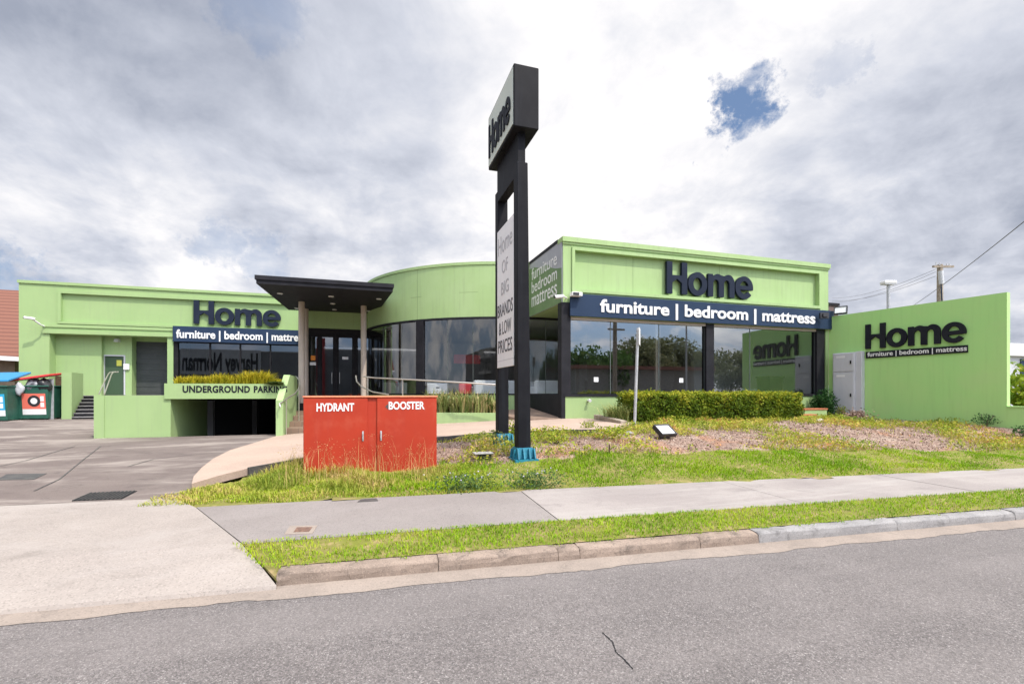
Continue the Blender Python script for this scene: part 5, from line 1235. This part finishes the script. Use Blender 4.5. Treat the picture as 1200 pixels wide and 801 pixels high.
for i, px in enumerate((696, 796)):
    y_ = YF+.085; x_ = X(px, y_); mb = MB(); mb.box(x_, x_+.16, y_, y_+.006, 1.95, 2.1); mb.build('window_sticker', M['sofa'], label='small white square sticker low on the shop window, '+('left one' if i == 0 else 'right one'), cat='sticker')

# ------------------------------------------------------------------ plants
# hedge
hg = thing('hedge', (7.4, 11.95, .7), 'clipped box shaped green hedge in front of the shop window', 'hedge')
hX0, hX1, hY0, hY1, hZ0, hZ1 = X(743, 11.95), X(941, 11.95), 11.95, 12.95, .55, 1.585
n = 24000; face = rng.choice(4, n, p=[.55, .31, .07, .07]); u = rng.random(n); v = rng.random(n)
cen = np.zeros((n, 3)); nr = np.zeros((n, 3))
def put(sel, cx, cy, cz, nv): cen[sel] = np.c_[cx, cy, cz]; nr[sel] = nv
for fc in range(4):
    s = face == fc; m = s.sum(); uu, vv = u[s], v[s]
    if fc == 0: put(s, hX0+(hX1-hX0)*uu, np.full(m, hY0), hZ0+(hZ1-hZ0)*vv, (0, -1, .3))
    if fc == 1: put(s, hX0+(hX1-hX0)*uu, hY0+(hY1-hY0)*vv, np.full(m, hZ1), (0, 0, 1))
    if fc == 2: put(s, np.full(m, hX0), hY0+(hY1-hY0)*uu, hZ0+(hZ1-hZ0)*vv, (-1, 0, .3))
    if fc == 3: put(s, np.full(m, hX1), hY0+(hY1-hY0)*uu, hZ0+(hZ1-hZ0)*vv, (1, 0, .3))
lump = fbm2(cen[:, 0], cen[:, 2]*1.6+cen[:, 1], 2.6, 5)*.028
cen += nr*lump[:, None]+nr*rng.normal(-.035, .045, n)[:, None]
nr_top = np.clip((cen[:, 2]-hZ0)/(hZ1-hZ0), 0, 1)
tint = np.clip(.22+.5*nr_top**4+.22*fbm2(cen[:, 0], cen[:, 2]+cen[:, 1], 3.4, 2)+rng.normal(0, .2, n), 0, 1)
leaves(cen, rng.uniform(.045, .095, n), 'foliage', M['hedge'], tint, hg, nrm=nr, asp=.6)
mb = MB(); mb.box(hX0+.12, hX1-.12, hY0+.12, hY1-.12, hZ0-.1, hZ1-.1); mb.build('core', M['brownwood'], hg)

def plant(px, py, h, rad, n, m_, label, name='shrub', tintm=.5, size=.06, pos=None, stems=5, grp=None):
    x, y, z = pos or gpt(px, py)
    t = thing(name, (x, y, z), label, 'plant', grp)
    p = rng.normal(size=(n, 3)); p /= np.linalg.norm(p, axis=1)[:, None]; p *= (rng.random(n)**.45)[:, None]
    lump = 1+.25*np.sin(p[:, 0]*5+x)*np.sin(p[:, 2]*5+y); c = np.c_[x+p[:, 0]*rad*lump, y+p[:, 1]*rad*lump, z+h*.52+p[:, 2]*h*.5*lump]
    leaves(c, rng.uniform(.6, 1.3, n)*size, 'foliage', M[m_], np.clip(rng.normal(tintm, .22, n), 0, 1), t, up=.5)
    mb = MB()
    for k in range(stems):
        a = rng.uniform(0, 6.28); mb.tube([(x, y, z-.04), (x+math.cos(a)*rad*.3, y+math.sin(a)*rad*.3, z+h*.4), (x+math.cos(a)*rad*.6, y+math.sin(a)*rad*.6, z+h*.8)], .008, 5)
    mb.build('stem', M['bark'], t); return t
yq = 13.3; plant(0, 0, .95, .42, 1500, 'shrub', 'dark green leafy shrub beside the black column at the end of the facade', size=.10, pos=(X(965, yq), yq, .72))
plant(985, 489, .42, .22, 350, 'cover', 'bright green small bush in front of the grey cabinet', size=.06, tintm=.3)
plant(1008, 487, .55, .10, 160, 'cover', 'slender upright green plant before the cabinet corner', size=.07, tintm=.3)
plant(1085, 492, .42, .13, 130, 'shrub', 'sparse dark weed at the foot of the right wall under its sign', size=.06)
plant(1155, 500, .42, .30, 260, 'shrub', 'spreading weed at the foot of the right wall near its end', size=.06)
plant(1198, 512, .30, .25, 200, 'shrub', 'low dark weed at the foot of the low wall', size=.06)
plant(715, 515, .30, .42, 600, 'cover', 'yellow green weed clump near the timber sleeper', size=.06, tintm=.35)
plant(690, 505, .26, .22, 250, 'cover', 'small yellow green weed at the front edge of the pink path', size=.05, tintm=.3)
plant(652, 520, .24, .28, 300, 'cover', 'leafy green weed right of the near pylon leg', size=.06, tintm=.35)
plant(604, 515, .42, .25, 400, 'cover', 'tall yellow green weed between the pylon legs', size=.06, tintm=.35)
plant(584, 521, .30, .25, 300, 'strap', 'grey green weed around the base of the far pylon leg', size=.07, tintm=.3)
plant(745, 503, .20, .35, 350, 'cover', 'green weeds around the foot of the street sign', size=.05, tintm=.3)
# dead brown bush heap
x, y, z = gpt(1003, 492); t = thing('dead_bush', (x, y, z), 'grey brown heap of dead leaves in front of the cabinet', 'plant')
p = rng.normal(size=(500, 3))*np.array([.22, .15, .09]); leaves(np.c_[x+p[:, 0], y+p[:, 1], z+.1+np.abs(p[:, 2])], .08, 'foliage', M['chip'], rng.uniform(.1, .7, 500), t)
# flowering weeds in the lawn
for px, py in ((545, 576), (625, 572)):
    x, y, z = gpt(px, py); t = thing('flowering_weed', (x, y, z), 'grey green weeds with tiny mauve flowers '+('in the lawn right of the red cabinet' if px < 600 else 'in the lawn below the near pylon leg'), 'plant')
    n = 800; c = np.c_[x+rng.normal(0, .24, n), y+rng.normal(0, .10, n), z+rng.uniform(.02, .27, n)*np.exp(-rng.normal(0, .5, n)**2)]; leaves(c, .045, 'foliage', M['weed'], np.clip(rng.normal(.3, .2, n), 0, 1), t, up=.4)
    n = 34; c = np.c_[x+rng.normal(0, .27, n), y+rng.normal(0, .12, n), z+rng.uniform(.20, .31, n)]; [leaves(c[q:q+1], .024, 'flower', M['mauve'], np.full(1, .5), t, up=1, asp=1.0) for q in range(n)]
# strappy tuft left of the hedge
x, y, z = 7.05, 12.3, .72; n = 420
t = thing('strappy_tuft', (x, y, z), 'clump of long green strappy leaves at the left end of the hedge', 'plant')
blades(np.c_[x+rng.normal(0, .16, n), y+rng.normal(0, .16, n), np.full(n, z)], rng.uniform(.4, .75, n), .022, rng.uniform(.3, 1.3, n), np.clip(rng.normal(.3, .2, n), 0, 1), 'leaves', M['strap'], t)
# flowering shrub behind the low wall at the far right
x, y = at(1199, 15.0); z = .5
t = plant(0, 0, 1.9, .75, 1300, 'cover', 'tall leafy shrub with red and yellow flowers behind the low wall', tintm=.2, size=.20, pos=(x, y, z))
c = np.c_[x+rng.uniform(-.5, .5, 60), y-.5+rng.uniform(-.15, .1, 60), z+rng.uniform(.9, 1.25, 60)]; [leaves(c[q:q+1], .15, 'flower', M['redflower'] if q < 16 else M['orange'], np.full(1, .5), t) for q in range(40)]

# grass: lawn, verge, long weeds, ground cover, bark chips
def scatter(n, x0, x1, y0, y1, ok):
    x = rng.uniform(x0, x1, n); y = rng.uniform(y0, y1, n); k = ok(x, y); return x[k], y[k]
fn = np.vectorize(front_n)
x, y = scatter(190000, -2.5, 19, 5.2, 9.5, lambda x, y: (N_of(x, y) > fn(x)-.02+.02*np.sin(x*9)) & (y < lawn_line(x)+.22*fbm2(x, y, 2.5, 7)) & ~((x < 1.35) & (y > 8.6)) & ~((x < -.9) & (y > 8.0+(x+2.6)*1.25)) & (rng.random(x.shape) < np.clip(1.25-.05*(x-1), .45, 1)))
dn_ = fbm2(x, y, 1.3, 4); k = rng.random(len(x)) < np.clip(.85+.35*dn_, .25, 1); x, y, dn_ = x[k], y[k], dn_[k]
near = np.clip((N_of(x, y)-fn(x))/.3, .6, 1)
tint = np.clip(.36+.20*fbm2(x, y, 1.1, 9)+rng.normal(0, .16, len(x))+.28*np.clip(-(x-.5)*.5, 0, 1), 0, 1)
tag(blades(np.c_[x, y, g(x, y)-.005], rng.uniform(.028, .068, len(x))*near*(1+.4*dn_), .009, rng.uniform(.3, 1.2, len(x)), tint, 'lawn_grass', M['lawn']), 'bright green lawn strip between the footpath and the mulch', 'grass', kind='stuff')
x, y = scatter(90000, -1.4, 15, 3.4, 6.0, lambda x, y: (N_of(x, y) > 4.41+.035*np.sin(x*13)+.03*np.sin(x*31)) & (N_of(x, y) < 5.17+.03*np.sin(x*7)) & (x > -1.25+.55*(5.2-N_of(x, y))) & (rng.random(x.shape) < np.clip(1.2-.06*x, .4, 1)))
bare = np.exp(-((x+.15)/.5)**2-((y-4.86)/.15)**2)+.75*np.exp(-((x-5.6)/.5)**2-((y-4.35)/.14)**2)+.7*np.exp(-((x-2.3)/.3)**2-((y-4.62)/.1)**2); bare = np.clip(bare+.35*np.clip(fbm2(x, y, 2.1, 12)-.45, 0, 1), 0, 1); k = rng.random(len(x)) > .88*bare; x, y, bare = x[k], y[k], bare[k]
bare = np.maximum(bare, np.clip(.5-.5*(x+.6), 0, .45))
tint = np.clip(.38+.20*fbm2(x, y, 1.6, 3)+rng.normal(0, .16, len(x))+.45*bare, 0, 1)
edge = np.clip((N_of(x, y)-4.40)/.15, .5, 1)*np.clip((5.24-N_of(x, y))/.12, .4, 1)
tag(blades(np.c_[x, y, np.full(len(x), .122)+.024*np.clip((N_of(x, y)-4.44)/.7, 0, 1)], rng.uniform(.02, .058, len(x))*edge*(1-.3*bare), .007, rng.uniform(.4, 1.4, len(x)), tint, 'verge_grass', M['lawn']), 'strip of short grass between the kerb and the footpath', 'grass', kind='stuff')
# long grass left of and before the red cabinet
def tall_ok(x, y): return (N_of(x, y) > fn(x)+.0) & ~((x > hx0-.05) & (x < hx1+.05) & (y > hy0-.06)) & (y < np.minimum(8.05+(x+2.55)*1.22, 9.55)) & (y < np.where(x > hx0-.05, 8.66, 99)) & (x < 2.0)
x, y = scatter(26000, -2.75, 2.0, 6.6, 9.6, tall_ok)
hh_ = np.clip(.08+.23*np.exp(-((x+.55)/1.1)**2)*np.clip((y-7.0)/1.2, .1, 1), .05, .6)*np.clip(.75+.5*fbm2(x, y, 2.2, 1), .3, 1.3)
tag(blades(np.c_[x, y, g(x, y)-.01], hh_*rng.uniform(.5, 1.1, len(x)), .010, rng.uniform(.25, 1.1, len(x)), np.clip(.46+.30*fbm2(x, y, 1.9, 6)+rng.normal(0, .2, len(x)), 0, 1), 'long_grass', M['tallgrass']), 'long unmown yellow green grass around the foot of the red cabinet', 'grass', kind='stuff')
x, y = scatter(210, -1.3, 1.2, 7.6, 8.66, tall_ok); h_ = rng.uniform(.25, .75, len(x))**1.0; az = rng.uniform(0, 6.28, len(x)); ln = rng.uniform(.2, .5, len(x)); gz = g(x, y)
o_ = blades(np.c_[x, y, gz], h_, .006, ln, np.full(len(x), .92), 'seed_stalks', M['tallgrass'], az=az); tag(o_, 'thin reddish seed stalks standing before the red cabinet doors', 'grass', kind='stuff')
tp_ = np.c_[x+np.cos(az)*ln*h_*.9, y+np.sin(az)*ln*h_*.9, gz+h_*(1-.25*ln)*.95]; kk = rng.integers(0, len(x), 700); c = tp_[kk]+rng.normal(0, .022, (700, 3))*np.array([1.6, 1, .7]); 
tag(leaves(c, .022, 'seed_heads', M['tallgrass'], np.full(700, .97), asp=.35), 'tiny pinkish grass seed heads before the red cabinet', 'grass', kind='stuff')
# ground cover weeds on the mulch
x, y = scatter(75000, 1.4, 17.3, 7.2, 13.5, lambda x, y: (y > lawn_line(x)-.12) & ~in_poly(x, y, PATH_POLY) & ~((y > hY0-.05) & (x > hX0) & (x < hX1)) & ~((np.abs(x-bx0) < .42) & (np.abs(y-by0+.1) < .42)))
dn_ = fbm2(x, y, .95, 8); bare = np.exp(-(((x-13.2)/2.6)**2)-((y-8.9)/.95)**2)*1.2+np.exp(-((x-5.4)/1.9)**2-((y-8.95)/.6)**2)*.9
k = rng.random(len(x)) < np.clip(.42+.75*(dn_-.05)-bare*1.1, .012, .95); x, y, dn_ = x[k], y[k], dn_[k]
z = g(x, y); n = len(x); hgt = rng.uniform(0, .16, n)*np.clip(.4+dn_, .3, 1.4)
tag(leaves(np.c_[x, y, z+.01+hgt], rng.uniform(.035, .085, n), 'ground_cover', M['cover'], np.clip(.48+.38*fbm2(x, y, 1.6, 2)+rng.normal(0, .2, n), 0, 1), up=.9, asp=.5), 'low yellow green weeds spreading over the bark mulch', 'weeds', kind='stuff')
k = rng.random(n) < .6
tag(blades(np.c_[x[k]+rng.normal(0, .05, k.sum()), y[k], z[k]], rng.uniform(.05, .2, k.sum()), .010, rng.uniform(.3, 1.4, k.sum()), np.clip(rng.normal(.6, .25, k.sum()), 0, 1), 'weed_blades', M['tallgrass']), 'thin dry weed blades scattered over the bark mulch', 'weeds', kind='stuff')
x, y = scatter(26000, 1.4, 17.3, 7.3, 13.5, lambda x, y: (y > lawn_line(x)+.02) & ~in_poly(x, y, PATH_POLY) & ~((y > hY0) & (x > hX0) & (x < hX1)))
n = len(x); tag(leaves(np.c_[x, y, g(x, y)+.012], rng.uniform(.02, .075, n), 'bark_chips', M['chip'], rng.uniform(0, 1, n), up=1.6, asp=.4), 'pinkish brown bark chips covering the garden bed', 'mulch', kind='stuff')
# dead leaf litter along the wall foot and a bent stake
x, y, z = gpt(714, 532); mb = MB(); mb.tube([(x, y, z-.03), (x+.005, y, z+.17)], .014, 6); mb.build('stake', M['brownwood'], label='thin dark stake standing in the mulch right of the pylon', cat='stake')

# ------------------------------------------------------------------ the far side of the street (what the windows reflect)
def tree(x, y, h, rad, m_, label, n=2600, z=.1, proto=None):
    if proto:
        c = copy_tree(proto); c.location = (x, y, z); c.rotation_euler.z = rng.uniform(0, 6.28); s = h/proto['h_']; c.scale = (s*rng.uniform(.85, 1.15), s*rng.uniform(.85, 1.15), s); c['label'] = label; return c
    t = thing('tree', (x, y, z), label, 'tree', 'trees across the street')
    mb = MB(); mb.tube([(x, y, z-.2), (x+.1, y, z+h*.3), (x, y+.1, z+h*.6)], .28, 10, .12)
    for k in range(6):
        a = k*1.05; mb.tube([(x+.05, y, z+h*(.28+.04*k)), (x+math.cos(a)*rad*.4, y+math.sin(a)*rad*.4, z+h*(.5+.04*k)), (x+math.cos(a)*rad*.75, y+math.sin(a)*rad*.75, z+h*(.62+.04*k))], .09, 6, .03)
    mb.build('trunk', M['bark'], t)
    nc = 34; cc_ = rng.normal(size=(nc, 3)); cc_ /= np.linalg.norm(cc_, axis=1)[:, None]; cc_ *= (rng.random(nc)**.4)[:, None]; cc_ = cc_*np.array([rad, rad, h*.42])+np.array([x, y, z+h*.55])
    k = rng.integers(0, nc, n); p = rng.normal(size=(n, 3)); p /= np.linalg.norm(p, axis=1)[:, None]; p *= (rng.random(n)**.5)[:, None]*rad*.36
    leaves(cc_[k]+p, rng.uniform(.35, .75, n), 'crown', M[m_], np.clip(rng.normal(.45, .25, n), 0, 1), t, up=.4); return t
def mirror_x(px, yobj, plane): return X(px, 2*plane-yobj)
def mirror_z(py, px, yobj, plane): yv = 2*plane-yobj; return Z(py, X(px, yv), yv)
yt = -26.0
H1 = mirror_z(408, 690, yt, YF+.1)
pr1 = tree(mirror_x(690, yt, YF), yt, H1, 5.0, 'tree', 'dense dark tree across the street, tallest by the timber pole', 6500); pr1['h_'] = H1
H2 = mirror_z(399, 740, -34, YF)
pr2 = tree(mirror_x(760, -34, YF), -34, H2, 5.2, 'treepale', 'pale grey green tree across the street behind the long low building', 6000); pr2['h_'] = H2
for i, (px, yy) in enumerate(((705, -27), (672, -28), (650, -30))): tree(mirror_x(px, yy, YF), yy, H1*rng.uniform(.8, 1.0), 0, '', ['dark tree across the street, second from the timber pole', 'dark tree across the street, third from the timber pole', 'dark tree across the street beside the store'][i], proto=pr1)
for i, px in enumerate((741, 790, 812, 868)): tree(mirror_x(px, -36, YF), -36-(i % 2)*2, H2*(.8, 1.05, .8, .9)[i], 0, '', ['loose grey green tree across the street, leftmost of its row', 'loose grey green tree across the street, tallest of its row', 'loose grey green tree across the street, beside the tallest', 'loose grey green tree across the street, rightmost of its row'][i], proto=pr2)
for pr in (pr1, pr2):
    del pr['h_']
for o in list(col.objects):
    if 'h_' in o.keys(): del o['h_']
x0, x1 = mirror_x(675, -22, YF), mirror_x(830, -22, YF); z1 = mirror_z(428, 750, -22, YF)
lb2 = thing('low_building', ((x0+x1)/2, -22, .1), 'long low grey building with a red brown roof edge across the street', 'building')
mb = MB(); mb.box(x0, x1, -30, -22, .05, z1-.5); mb.build('wall', M['rubble'], lb2)
mb = MB(); mb.box(x0-.5, x1+.5, -30.5, -21.2, z1-.5, z1-.1); mb.build('roof', mat('rust_roof', (.22, .10, .08), .8), lb2)
mb = MB(); 
for i in range(7):
    a = x0+(x1-x0)*(i+.2)/7; mb.box(a, a+(x1-x0)*.085, -22.05, -22.001, .8, z1-1.2)
mb.build('window_row', M['dark'], lb2)
for i, px in enumerate((722, 806)):
    yy = -9.0; x = mirror_x(px, yy, YF); zt = 12.0
    t = thing('power_pole', (x, yy, 0), ['thick timber power pole with crossarm across the street', 'slim grey light pole across the street'][i], 'power pole')
    mb = MB(); mb.tube([(x, yy, -.1), (x, yy, zt)], (.2, .09)[i], 12, (.15, .06)[i]); mb.build('pole', M['timber'] if i == 0 else M['steel'], t)
    if i == 0:
        zA = mirror_z(386, px, yy, YF); mb = MB(); mb.box(x-.8, x+.8, yy+.16, yy+.28, zA-.06, zA+.08); mb.build('crossarm', M['timber'], t)
# store with the white sign, seen mirrored in the wing's windows
yy = -30.0; xs0, xs1 = mirror_x(212, yy, YW+.12), mirror_x(306, yy, YW+.12); z0, z1 = mirror_z(437, 260, yy, YW+.12), mirror_z(411, 260, yy, YW+.12)
so = thing('store_building', (xs0, yy, .1), 'large dark store across the street, mirrored in the wing windows', 'building')
mb = MB(); mb.box(xs0-14, xs1+26, yy-14, yy, .05, z1-.1); mb.build('wall', mat('store_wall', (.13, .13, .14), .8, (.17, .17, .18), .3), so)
mb = MB(); mb.box(xs0-14.2, xs1+26.2, yy-14.2, yy+.04, z1-.098, z1+.1); mb.build('parapet', M['rubble'], so)
mb = MB(); mb.box(mirror_x(371, yy, YE), mirror_x(381, yy, YE), yy+.01, yy+.3, .2, mirror_z(396, 376, yy, YE)); mb.build('red_fascia', mat('dark_red_panel', (.30, .02, .025), .6), so)
ss = thing('store_sign', (xs0, yy, z0), 'long white sign lettered Harvey Norman on the store across the street', 'sign')
mb = MB(); mb.box(xs0, xs1, yy+.05, yy+.25, z0-.2, z1+.2); mb.build('board', mat('grey_white_board', (.42, .42, .43), .6), ss)
lettering('lettering', 'Harvey Norman', ss, (xs1-.4, yy+.25, z0+.4), (-1, 0, 0), M['blackletter'], (xs1-xs0)*.94, (z1-z0)*.8, .02, .01, .03)
